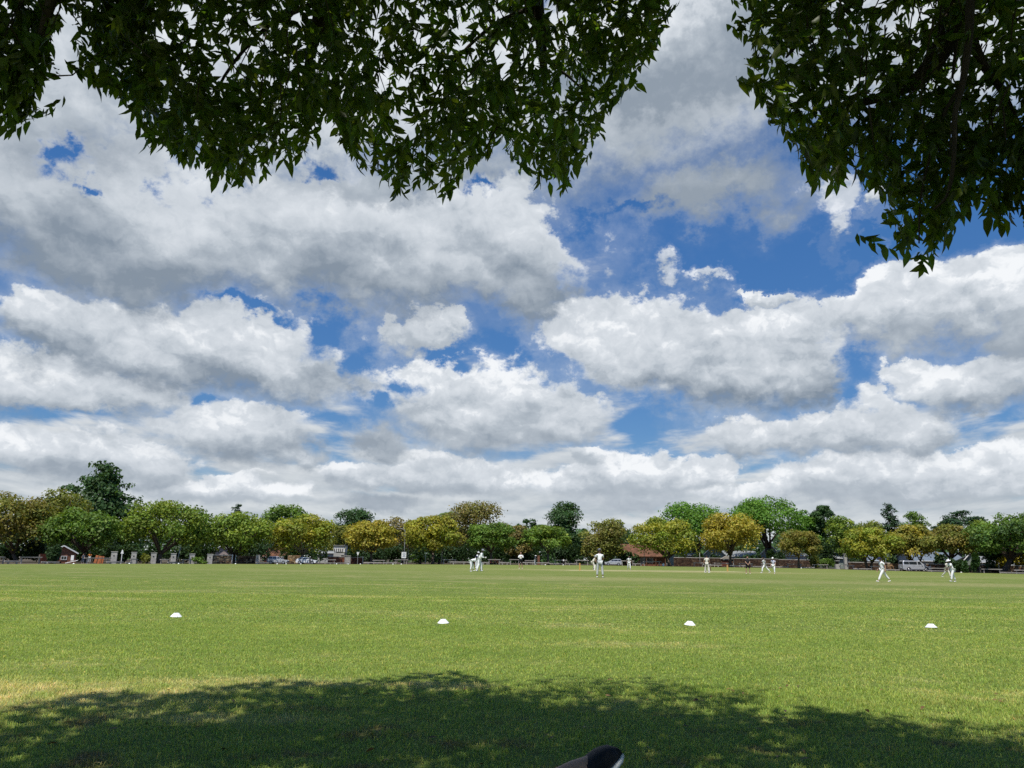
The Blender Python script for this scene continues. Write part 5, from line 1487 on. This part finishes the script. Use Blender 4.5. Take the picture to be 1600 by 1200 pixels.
person('batsman crouching in a grey helmet and cream kit, left of the nearest fielder', 926, 890, 867.5, 8, dict(lean=34, hipL=26, hipR=22, kneeL=34, kneeR=30, shL=42, shR=38, elL=44, elR=40, elinL=20, elinR=20, head=-20, abdL=10, abdR=12),
       shirt='cloth_cream', trousers='cloth_cream', hat='helmet', hat_m='cap_grey', pads=True, gloves=True, bat='R')
person('nearest fielder, back turned, in white shirt, grey white trousers and a grey cap', 937.5, 901, 857, 92, dict(lean=6, hipL=4, hipR=-2, kneeL=6, kneeR=4, shL=28, shR=24, elL=58, elR=52, saL=16, saR=14, abdL=7, abdR=7, elinL=20, elinR=20), trousers='cloth_grey', hat='cap', hat_m='cap_grey')
person('bareheaded man in white leaning towards the camera, right of the silver hatchback', 983, 890, 868, -92, dict(lean=18, hipL=14, hipR=-4, kneeL=12, kneeR=16, shL=10, shR=16, elL=34, elR=28, saL=14, saR=14, head=8), skin='skin_dark')
person('batsman in cream with a dark helmet and a bat hanging from his hand', 1105, 894, 867, 70, dict(hipL=6, hipR=-4, kneeL=6, kneeR=6, shL=-4, shR=6, elL=18, elR=14, saL=14, saR=12, abdL=8, abdR=8, head=6), shirt='cloth_cream', trousers='cloth_cream', hat='helmet', hat_m='cloth_black', pads=True, gloves=True, bat='R')
person('man in black shirt and black shorts with hands clasped low in front', 1169, 896, 868.5, -98, dict(shL=16, shR=16, elL=42, elR=44, elinL=50, elinR=50, saL=4, saR=4, abdL=8, abdR=8, head=16), shirt='cloth_black', trousers='cloth_black', shorts=True, skin='skin')
person('man in white striding left with a bare dark head, right of the man in black', 1195.5, 894.5, 870, 172, dict(lean=10, hipL=38, hipR=-34, kneeL=30, kneeR=12, shL=-30, shR=48, elL=60, elR=75, head=-4), skin='skin_dark', shirt='cloth_white')
person('man in a pale lilac shirt and white cap jogging right behind the striding one', 1209.5, 896, 870.5, -130, dict(lean=8, hipL=16, hipR=-30, kneeL=12, kneeR=36, shL=14, shR=-14, elL=40, elR=46, saL=12, saR=12), shirt='cloth_lilac', hat='cap', hat_m='cloth_white')
person('big fielder in white with a navy cap walking left in long strides', 1381, 908, 870.5, 180, dict(lean=7, hipL=32, hipR=-30, kneeL=6, kneeR=10, shL=-22, shR=14, elL=34, elR=22, head=14, abdL=3, abdR=3), hat='cap', hat_m='cloth_navy', trousers='cloth_white')
person('fielder in cream walking just behind the bending one in a white hat', 1480.5, 902, 875, -60, dict(lean=8, hipL=22, hipR=-18, kneeL=12, kneeR=34, shL=-8, shR=12, elL=30, elR=30, head=10), shirt='cloth_cream', trousers='cloth_cream', hat='cap', hat_m='cloth_white', skin='skin_dark')
person('fielder in a white hat bending forward and walking left, rightmost player', 1490.5, 908, 873.8, 178, dict(lean=20, hipL=22, hipR=-10, kneeL=12, kneeR=8, shL=36, shR=26, elL=46, elR=40, head=6, abdL=4, abdR=4), hat='brim', hat_m='cloth_white', skin='skin_dark')
# spectators beyond the boundary
SP = 'spectators beyond the boundary'
person('person in an orange top and dark hat standing left of the orange boards', 139, 879, 862, -80, dict(shL=20, shR=26, elL=60, elR=60, saL=16, saR=16), shirt='cloth_orange', trousers='cloth_grey', hat='brim', hat_m='cloth_black', Y=YB(139) + 4.4, group=SP, skin='skin_dark')
person('person in dark clothes left of the one in the orange top', 129, 879, 865, -70, dict(lean=12, shL=30, shR=30, elL=50, elR=50), shirt='cloth_slate', trousers='cloth_slate', Y=YB(129) + 5, group=SP, skin='skin')
person('person in slate blue with a white hat beside the red brick pier', 836, 882, 867.5, -30, dict(lean=10, shL=30, shR=36, elL=44, elR=50), shirt='cloth_slate', trousers='cloth_grey', hat='brim', hat_m='cloth_white', Y=YB(836) + 1.2, group=SP, skin='skin_dark')
person('small person in white top and black trousers below the tall evergreen', 880.5, 881.5, 872.5, -90, dict(lean=4, shL=14, shR=14, elL=50, elR=50), shirt='cloth_white', trousers='cloth_black', Y=YB(880) + 1.0, group=SP, skin='skin_dark')
person('person in black with a round white hat in front of the white car', 484, 881, 869.5, 100, dict(lean=6, shL=14, shR=14, elL=40, elR=40), shirt='cloth_black', trousers='cloth_black', hat='brim', hat_m='cloth_white', Y=YB(484) + .8, group=SP, skin='skin_dark')
person('person in dark red sitting on the picnic table right of the batsman', 773.5, 881, 871.5, -80, dict(hipL=60, hipR=60, kneeL=70, kneeR=70, shL=30, shR=30, elL=50, elR=50, lean=10), shirt='timber_red', trousers='cloth_black', Y=YB(773) + 2.9, group=SP, skin='skin_dark')

# somebody stretched out on the grass just below the picture: only a shoe and an ankle reach into it
def lying_person():
    Y0 = 2.80
    rz = R(14)                                             # legs point right and a little away, ankles crossed
    D = Vector((math.cos(rz), math.sin(rz), 0)); S = Vector((-D.y, D.x, 0))
    tip = at(946, 1165, Y0); base = Vector((tip.x, Y0, 0))
    ZT = tip.z
    root = empty('person', base, 0); tag(root, 'person lying on the shaded grass, only one black shoe and a bare ankle in view', 'person')
    def P(a, s, z): return D * a + S * s + Vector((0, 0, z))
    el_ = R(40); fx, fz = math.cos(el_), math.sin(el_); nx, nz = -fz, fx
    SL = .285
    hx, hz_ = -fx * SL * .90 - nx * .058, ZT - fz * SL * .90 - nz * .058
    def Q(u, s, n): return P(hx + fx * u * SL + nx * n, s, hz_ + fz * u * SL + nz * n)
    V, E, Rd = [], [], []
    def v(pt, rad, to=None):
        V.append(pt); Rd.append(rad)
        if to is not None: E.append((to, len(V) - 1))
        return len(V) - 1
    ank = Q(.27, 0, .080)
    ax = (ank - Vector((0, 0, 0))).dot(D); az_ = ank.z
    i0 = v(P(-1.12, -.06, .13), .13)
    ib = v(P(-1.34, -.06, .13), .12, i0); ic = v(P(-1.56, -.06, .14), .13, ib); nk = v(P(-1.73, -.06, .14), .055, ic); hd = v(P(-1.88, -.06, .145), .09, nk); v(P(-1.95, -.06, .14), .06, hd); v(P(-1.87, -.06, .255), .016, hd)
    h1 = v(P(-1.08, .04, .13), .09, i0); k1 = v(P(-.62, .05, .27), .062, h1); c1 = v(P(-.42, .03, .27), .058, k1); a1 = v(ank, .043, c1)
    f1 = v(Q(.42, 0, .070), .042, a1); f2 = v(Q(.60, 0, .048), .036, f1); v(Q(.78, 0, .036), .026, f2)
    h2 = v(P(-1.08, -.16, .12), .09, i0); k2 = v(P(-.66, -.12, .12), .062, h2); a2 = v(P(-.24, .0, .075), .045, k2); v(P(-.16, .02, .14), .036, a2)
    for s in (-1, 1):
        so = v(P(-1.66, -.06 + s * .19, .13), .06, ic); el = v(P(-1.46, -.06 + s * .36, .07), .042, so); wr = v(P(-1.26, -.06 + s * .30, .05), .028, el); pm = v(P(-1.20, -.06 + s * .28, .045), .03, wr)
        for q in range(4):
            a = v(P(-1.15, -.06 + s * (.25 + .022 * q), .045), .009, pm); v(P(-1.085, -.06 + s * (.245 + .023 * q), .03), .008, a)
        a = v(P(-1.18, -.06 + s * .235, .05), .011, pm); v(P(-1.135, -.06 + s * .215, .04), .009, a)
    skin_obj('body', M['skin'], root, V, E, Rd, level=2)
    V, E, Rd = [], [], []
    i0 = v(P(-1.15, -.06, .135), .15); h1 = v(P(-1.05, .04, .14), .11, i0); k1 = v(P(-.62, .05, .27), .085, h1); c1 = v(P(-.42, .03, .27), .074, k1); v(ank + D * -.055 + Vector((0, 0, -.006)), .058, c1)
    h2 = v(P(-1.08, -.16, .125), .11, i0); k2 = v(P(-.66, -.12, .12), .08, h2); v(P(-.32, -.02, .085), .066, k2)
    skin_obj('trousers', M['cloth_black'], root, V, E, Rd, level=2)
    V, E, Rd = [], [], []
    i0 = v(P(-1.20, -.06, .14), .15); c = v(P(-1.40, -.06, .14), .145, i0); ic = v(P(-1.58, -.06, .145), .15, c); v(P(-1.7, -.06, .145), .08, ic)
    for s in (-1, 1):
        so = v(P(-1.66, -.06 + s * .19, .13), .08, ic); v(P(-1.52, -.06 + s * .31, .09), .064, so)
    skin_obj('shirt', M['cloth_slate'], root, V, E, Rd, level=2)
    # low black slip-on, open over the instep, with a pale sole rim
    n = 20; prof = []
    for k in range(15):
        u = k / 14
        hw = float(np.interp(u, [0, .06, .25, .5, .68, .82, .93, 1.0], [.020, .032, .035, .040, .047, .045, .034, .012]))
        dp = float(np.interp(u, [0, .06, .25, .48, .56, .66, .8, .92, 1.0], [.050, .064, .062, .058, .074, .078, .070, .056, .022]))
        prof.append((u, hw, dp))
    vs, fs = [], []
    for u, hw, dp in prof:
        for q in range(n):
            a = 2 * math.pi * q / n; c, s_ = math.cos(a), math.sin(a)
            vs.append(Q(u, math.copysign(abs(s_) ** .8, s_) * hw, dp * .5 + math.copysign(abs(c) ** .7, c) * dp * .5))
    for i in range(len(prof) - 1):
        for q in range(n): fs.append((i * n + q, i * n + (q + 1) % n, (i + 1) * n + (q + 1) % n, (i + 1) * n + q))
    fs.append(tuple(range(n))); fs.append(tuple((len(prof) - 1) * n + q for q in range(n - 1, -1, -1)))
    sh = MB(); sh.add(vs, fs); so_ = sh.build('shoe', M['shoe_black'], root, smooth_=True)
    vs, fs = [], []
    for u, hw, dp in prof:
        vs += [Q(u, -hw * 1.03, -.008), Q(u, -hw * 1.03, .004), Q(u, hw * 1.03, .004), Q(u, hw * 1.03, -.008)]
    for i in range(len(prof) - 1):
        for q in range(4): fs.append((i * 4 + q, i * 4 + (q + 1) % 4, (i + 1) * 4 + (q + 1) % 4, (i + 1) * 4 + q))
    fs += [(0, 1, 2, 3), tuple(len(vs) - 4 + q for q in (3, 2, 1, 0))]
    sl = MB(); sl.add(vs, fs); sl.build('sole', M['shoe_white'], so_, smooth_=True)
    MB().tube([Q(.585, .036, .055), Q(.575, .024, .074), Q(.57, 0, .0795), Q(.575, -.024, .074), Q(.585, -.036, .055)], [.0035] * 5, 6).build('trim', M['cloth_black'], so_)
lying_person()

# grow the skins into plain meshes
bpy.context.view_layer.update()
_dg = bpy.context.evaluated_depsgraph_get()
_done = [(o, m, bpy.data.meshes.new_from_object(o.evaluated_get(_dg))) for o, m in PENDING]
for o, m, me in _done:
    o.modifiers.clear(); old = o.data; nm = old.name; o.data = me
    bpy.data.meshes.remove(old); me.name = nm
    me.materials.clear(); me.materials.append(m)

# ------------------------------------------------------------------ the shade tree overhead
M['canopy_leaf'] = leaf_mat('canopy_leaf', (0.058, 0.094, 0.016), trans=0.45, rough=0.45, var=0.25, scale=1.3, spec=0.35, tcol=(2.3, 2.5, 0.7))

def leaf_template():
    """one pointed leaflet, folded along its midrib and drooping at the tip; unit length along +x"""
    xs = (0.0, .30, .66, 1.0); ws = (0.0, .19, .145, 0.0); zs = (0, .03, 0, -.10)
    v = [(0, 0, 0), (.32, .175, .05), (.32, 0, .0), (.32, -.175, .05), (.64, .135, .0), (.64, 0, -.045), (.64, -.135, .0), (1, 0, -.16)]
    f = [(0, 2, 1), (0, 3, 2), (1, 2, 5), (1, 5, 4), (2, 3, 6), (2, 6, 5), (4, 5, 7), (5, 6, 7)]
    return np.array(v, float), np.array(f)
LV, LF = leaf_template()

def place_leaves(O, X, Nn, S):
    X = unit(X); Yv = unit(np.cross(Nn, X)); Z = np.cross(X, Yv)
    B = np.stack([X, Yv, Z], 1) * S[:, None, None]          # rows: leaf axes
    return np.einsum('vk,nkj->nvj', LV, B) + O[:, None, :]

HEM_L = [(-260, 230), (-120, 215), (-40, 195), (10, 200), (38, 208), (52, 165), (66, 112), (80, -10), (130, -20), (137, 84), (142, 128), (172, 140), (205, 175), (222, 215), (240, 226), (268, 222), (290, 255), (318, 262), (345, 292), (372, 290), (402, 302), (420, 262),
         (446, 250), (470, 262), (482, 222), (510, 200), (545, 205), (560, 262), (590, 250), (606, 300), (640, 292), (680, 326), (700, 300), (716, 268), (740, 252), (762, 232), (790, 228), (812, 255), (846, 290), (886, 297), (902, 262), (915, 224), (944, 206), (952, 170), (940, 130),
         (968, 118), (1000, 134), (1018, 96), (1028, 70), (1012, 40), (1040, 8), (1046, -40), (1060, -400)]
HEM_R = [(1140, -400), (1156, -60), (1178, 20), (1190, 80), (1206, 104), (1214, 150), (1204, 188), (1222, 196), (1246, 212), (1252, 250), (1262, 282), (1300, 288), (1322, 270), (1345, 302), (1378, 296), (1402, 318), (1412, 350), (1400, 385), (1424, 400), (1440, 422), (1462, 392), (1490, 368),
         (1492, 330), (1520, 318), (1536, 330), (1552, 366), (1580, 340), (1604, 352), (1650, 380), (1760, 420), (1900, 440)]

SPRAYS = {'O': [], 'X': []}
def canopy(name, label, hem, trunk_base, fork, limbs, yr, n_spray, hmax, hero, front):
    root = empty(name, trunk_base); tag(root, label, 'tree', 'shade trees over the camera')
    hx = np.array([h[0] for h in hem], float); hy = np.array([h[1] for h in hem], float)
    n = n_spray
    u = rng.uniform(hx[0], hx[-1], n)
    hemv = np.interp(u, hx, hy)
    Yd = yr[0] + (np.interp(u, front[0], front[1]) - yr[0]) * rng.uniform(0, 1, n) ** .8
    # height above the hem, in photo rows: crowded near the hem, filling up to and past the frame top
    up = rng.uniform(0, 1, n) ** 1.12 * (hemv + hmax)
    py = hemv - up + 10
    tip = np.empty((n, 3))
    Cr = np.array(CAM_R)
    loc = np.stack([(u - 800) / FPX, -(py - 600) / FPX, -np.ones(n)], 1)
    d = loc @ Cr.T
    tip = np.array([0, 0, CAM_H]) + d * (Yd / d[:, 1])[:, None]
    # axes: drooping, mostly down, near the hem more vertical
    nearhem = np.clip(1 - up / 120.0, 0, 1)[:, None]
    ax = rng.normal(size=(n, 3)) * np.array([.85, .75, .5]) * (1 - .55 * np.clip(1 - up / 90.0, 0, 1)[:, None]) + np.array([0, .1, -.62]) - nearhem * np.array([0, 0, .45])
    ax = unit(ax)
    L = rng.uniform(.10, .24, n) * (1 + .7 * nearhem[:, 0])
    org = tip - ax * L[:, None]
    k = 10
    tt = .25 + .75 * (np.arange(k) + .3) / k
    O, X, N_, S, T_ = [], [], [], [], []
    for j in range(k):
        t_ = tt[j] if j < k - 1 else 1.0
        o = org + ax * (L * t_)[:, None]
        s = 1 if j % 2 else -1
        r_ = unit(np.cross(ax, rng.normal(size=(n, 3))))
        x = ax * (.55 if j < k - 1 else 1.6) + r_ * (s * (1 - .3 * nearhem)) * rng.uniform(.5, 1.25, n)[:, None] + np.array([0, 0, -.28])
        sz = .079 * rng.uniform(.62, 1.25, n)
        if j == k - 1: sz *= 1.1
        # keep leaf tips inside the hem by pulling the outermost ones back
        nn = unit(np.cross(x, rng.normal(size=(n, 3)))) + np.array([0, 0, .5])
        O.append(o - ax * .03 - unit(x) * (sz * .15)[:, None]); X.append(x); N_.append(nn); S.append(sz)
        T_.append(rng.uniform(.62, 1.4, n))
    O, X, N_, S, T_ = map(np.concatenate, (O, X, N_, S, T_))
    hs = np.tile(up, k)
    tint = np.stack([T_ * rng.uniform(.85, 1.35, len(T_)), T_, T_ * rng.uniform(.7, 1.1, len(T_))], 1)
    # the leaves that show largest, hanging free along the hem, are leaves of their own
    free = np.where(hs < 26)[0]; far_ = np.argsort(np.linalg.norm(O[free] - np.array([0, 0, CAM_H]), axis=1))
    vis = free[far_]
    loc = (O[vis] - np.array([0, 0, CAM_H])) @ Cr
    pxs = loc[:, 0] / -loc[:, 2] * FPX + 800; pys = 600 - loc[:, 1] / -loc[:, 2] * FPX
    vis = vis[(pxs > 4) & (pxs < 1596) & (pys > 6)]
    vis = vis[rng.permutation(min(len(vis), hero * 2))[:hero]] if len(vis) > hero else vis
    rest = np.ones(len(O), bool); rest[vis] = False
    base = np.array(trunk_base)
    pv = place_leaves(O[rest], X[rest], N_[rest], S[rest]) - base
    m_ = len(pv); i = (np.arange(m_) * 8)[:, None, None]
    me = raw_mesh('crown', pv.reshape(-1, 3), (LF[None] + i).reshape(-1, 3), M['canopy_leaf'], np.repeat(tint[rest], 8, 0))
    tag(link('crown', me, root), kind='stuff')
    shared = []
    for q in range(6):
        tq = np.array([[rng.uniform(.9, 1.2), 1.0, .9]]) * rng.uniform(.75, 1.3)
        vv = LV * np.array([1, rng.uniform(.85, 1.15), rng.uniform(.6, 1.5)])
        shared.append(raw_mesh('leaf', vv, LF, M['canopy_leaf'], np.repeat(tq, 8, 0)))
    for h in vis:
        x = Vector(X[h]).normalized(); nn = Vector(N_[h]); y = nn.cross(x).normalized(); z = x.cross(y)
        lf = link('leaf', shared[int(rng.integers(6))], root)
        mt = Matrix((x, y, z)).transposed().to_4x4() @ Matrix.Scale(S[h], 4)
        mt.translation = Vector(O[h] - base); lf.matrix_local = mt
    # twigs of a sample of sprays, joined to the limbs
    tw = MB()
    for h in rng.permutation(n)[:600]:
        o = Vector(org[h] - base); e = Vector(tip[h] - base)
        if up[h] < 70 or min(u[h] - hx[0], hx[-1] - u[h]) < 130: continue
        tw.tube([o - Vector(ax[h]) * .07 + Vector((rng.uniform(-.05, .05), rng.uniform(-.12, 0), rng.uniform(.02, .12))), o, e], [.004, .003, .0015], 4, cap=False)
    tag(tw.build('twigs', M['bark_dark'], root), kind='stuff')
    B0 = Vector(trunk_base)
    fk = Vector(fork) - B0
    MB().tube([(0, 0, -.3), (.02, 0, .3), fk * .55 + Vector((.06, 0, 0)), fk], [.42, .30, .26, .22], 14).build('trunk', M['bark'], root, smooth_=True)
    for pts, r0, r1 in limbs:
        P = [Vector(q) - B0 for q in pts]
        # smooth the limb through its points
        Q = []
        for a in range(len(P) - 1):
            p0, p1, p2, p3 = P[max(a - 1, 0)], P[a], P[a + 1], P[min(a + 2, len(P) - 1)]
            for s_ in range(4):
                t_ = s_ / 4
                Q.append(.5 * ((2 * p1) + (p2 - p0) * t_ + (2 * p0 - 5 * p1 + 4 * p2 - p3) * t_ ** 2 + (3 * p1 - p0 - 3 * p2 + p3) * t_ ** 3))
        Q.append(P[-1])
        rr = [r0 + (r1 - r0) * (i_ / (len(Q) - 1)) ** .7 for i_ in range(len(Q))]
        MB().tube(Q, rr, 8).build('limb', M['bark_dark'], root, smooth_=True)
    return root

fkL, fkR = (-2.6, -1.6, 3.6), (4.4, -1.4, 3.4)
A = lambda px, py, Y: tuple(at(px, py, Y))
limbs_L = [([fkL, (-2.2, 1.0, 5.2), A(520, -180, 3.6), A(506, 0, 4.0), A(488, 70, 4.1), A(476, 130, 4.2)], .16, .012),
           ([fkL, (-1.2, .6, 5.4), A(800, -220, 3.8), A(838, 10, 4.2), A(848, 90, 4.3), A(852, 140, 4.4)], .14, .010),
           ([fkL, (-2.9, .6, 5.0), A(120, -200, 2.8), A(90, -40, 3.0), A(60, 70, 3.1)], .13, .010),
           ([A(838, 10, 4.2), A(770, 40, 4.3), A(700, 110, 4.4), A(660, 200, 4.5)], .018, .005),
           ([A(506, 0, 4.0), A(420, 40, 4.0), A(350, 120, 4.1), A(320, 200, 4.2)], .02, .005),
           ([A(848, 90, 4.3), A(900, 130, 4.4), A(930, 170, 4.5)], .012, .004),
           ([A(476, 130, 4.2), A(490, 160, 4.2), A(482, 200, 4.2)], .010, .003)]
limbs_R = [([fkR, (4.0, .4, 4.7), A(1560, -160, 3.0), A(1500, 0, 3.2), A(1486, 50, 3.25), A(1440, 120, 3.3), A(1380, 150, 3.35), A(1322, 168, 3.4)], .15, .012),
           ([A(1560, -160, 3.0), A(1520, -20, 2.9), A(1514, 60, 2.85), A(1504, 130, 2.85), A(1492, 180, 2.85), A(1490, 250, 2.85), A(1480, 305, 2.9), A(1458, 328, 2.95)], .025, .005),
           ([A(1500, 0, 3.2), A(1530, 90, 3.2), A(1570, 150, 3.2), A(1610, 240, 3.2)], .03, .008),
           ([fkR, (3.2, .6, 4.7), A(1330, -120, 3.3), A(1270, 30, 3.6), A(1228, 90, 3.7)], .09, .006),
           ([A(1504, 130, 2.85), A(1470, 190, 2.95), A(1440, 300, 3.1), A(1436, 380, 3.1)], .010, .003)]
canopy('shade_tree', 'dark leafy tree hanging into the top left and centre of the picture', HEM_L, (-2.6, -2.2, 0), fkL, limbs_L, (3.0, 5.6), 3300, 260, 290,
       ([-260, 0, 300, 700, 900, 1040], [3.2, 3.3, 4.2, 4.9, 4.9, 4.4]))
canopy('shade_tree', 'dark leafy tree hanging into the top right corner, with a bare hanging branch', HEM_R, (4.4, -2.0, 0), fkR, limbs_R, (2.9, 5.2), 1600, 240, 290,
       ([1140, 1400, 1600, 1900], [4.0, 3.7, 3.4, 3.2]))

def overhead():
    # the rest of the crowns, above and behind the camera
    for (root, cx, cy, rx, ry, n) in ((bpy.data.objects['shade_tree'], -1.5, -.6, 4.2, 5.2, 30000), (bpy.data.objects['shade_tree.001'], 4.4, -1.3, 4.2, 4.5, 19000)):
        a = rng.uniform(0, 2 * math.pi, n); r_ = np.sqrt(rng.uniform(0, 1, n)) * (1 + .07 * np.sin(5 * a + cx) + .06 * np.sin(9 * a) + .04 * np.sin(17 * a))
        x = cx + rx * r_ * np.cos(a); y = cy + ry * r_ * np.sin(a)
        z = 4.6 + np.maximum(0, 1 - r_ ** 2) * 2.6 * rng.uniform(.2, 1, n) + rng.uniform(-.3, .5, n)
        # nothing in the camera's own view below the frame top
        lim = CAM_H + .86 * np.hypot(x, y) + .25
        z = np.where(y > .2, np.maximum(z, lim), z)
        keep = (z < 8.6) & ((y > -1.2) | (rng.random(n) < .3))
        O = np.stack([x, y, z], 1)[keep]; n = len(O)
        X = rng.normal(size=(n, 3)) + np.array([0, 0, -.4]); N_ = rng.normal(size=(n, 3)) * .6 + np.array([0, 0, 1.0])
        T_ = rng.uniform(.7, 1.3, n)
        S = np.where(y[keep] < -1.0, .34, .22) * rng.uniform(.7, 1.2, n)
        X_ = unit(X); Y_ = unit(np.cross(N_, X_)); Z_ = np.cross(X_, Y_)
        s_ = S[:, None]
        pv = np.stack([O, O + X_ * s_ * .42 + Y_ * s_ * .20, O + X_ * s_ - Z_ * s_ * .12, O + X_ * s_ * .42 - Y_ * s_ * .20], 1) - np.array(root.location)
        i = np.arange(n) * 4
        me = raw_mesh('upper_crown', pv.reshape(-1, 3), np.concatenate([np.stack([i, i + 1, i + 2], 1), np.stack([i, i + 2, i + 3], 1)]), M['canopy_leaf'], np.repeat(T_, 4)[:, None] * np.ones((1, 3)))
        tag(link('upper_crown', me, root), kind='stuff')
overhead()

def litter():
    n = 170
    x = rng.uniform(-4, 4.5, n); y = rng.uniform(3.4, 7.4, n)
    O = np.stack([x, y, rng.uniform(.012, .03, n)], 1)
    X = rng.normal(size=(n, 3)) * np.array([1, 1, .25]); N_ = rng.normal(size=(n, 3)) * .35 + np.array([0, 0, 1.0])
    T_ = rng.uniform(.5, 1.4, n)
    pv = place_leaves(O, X, N_, rng.uniform(.035, .075, n)); i = (np.arange(n) * 8)[:, None, None]
    M['dry_leaf'] = leaf_mat('dry_leaf', (0.20, 0.115, 0.045), trans=.1)
    tag(link('fallen_leaves', raw_mesh('fallen_leaves', pv.reshape(-1, 3), (LF[None] + i).reshape(-1, 3), M['dry_leaf'], np.repeat(T_, 8)[:, None] * np.ones((1, 3)))), 'dry brown leaves scattered over the shaded turf', 'leaf litter', kind='stuff')
litter()

scene.cycles.use_denoising = False
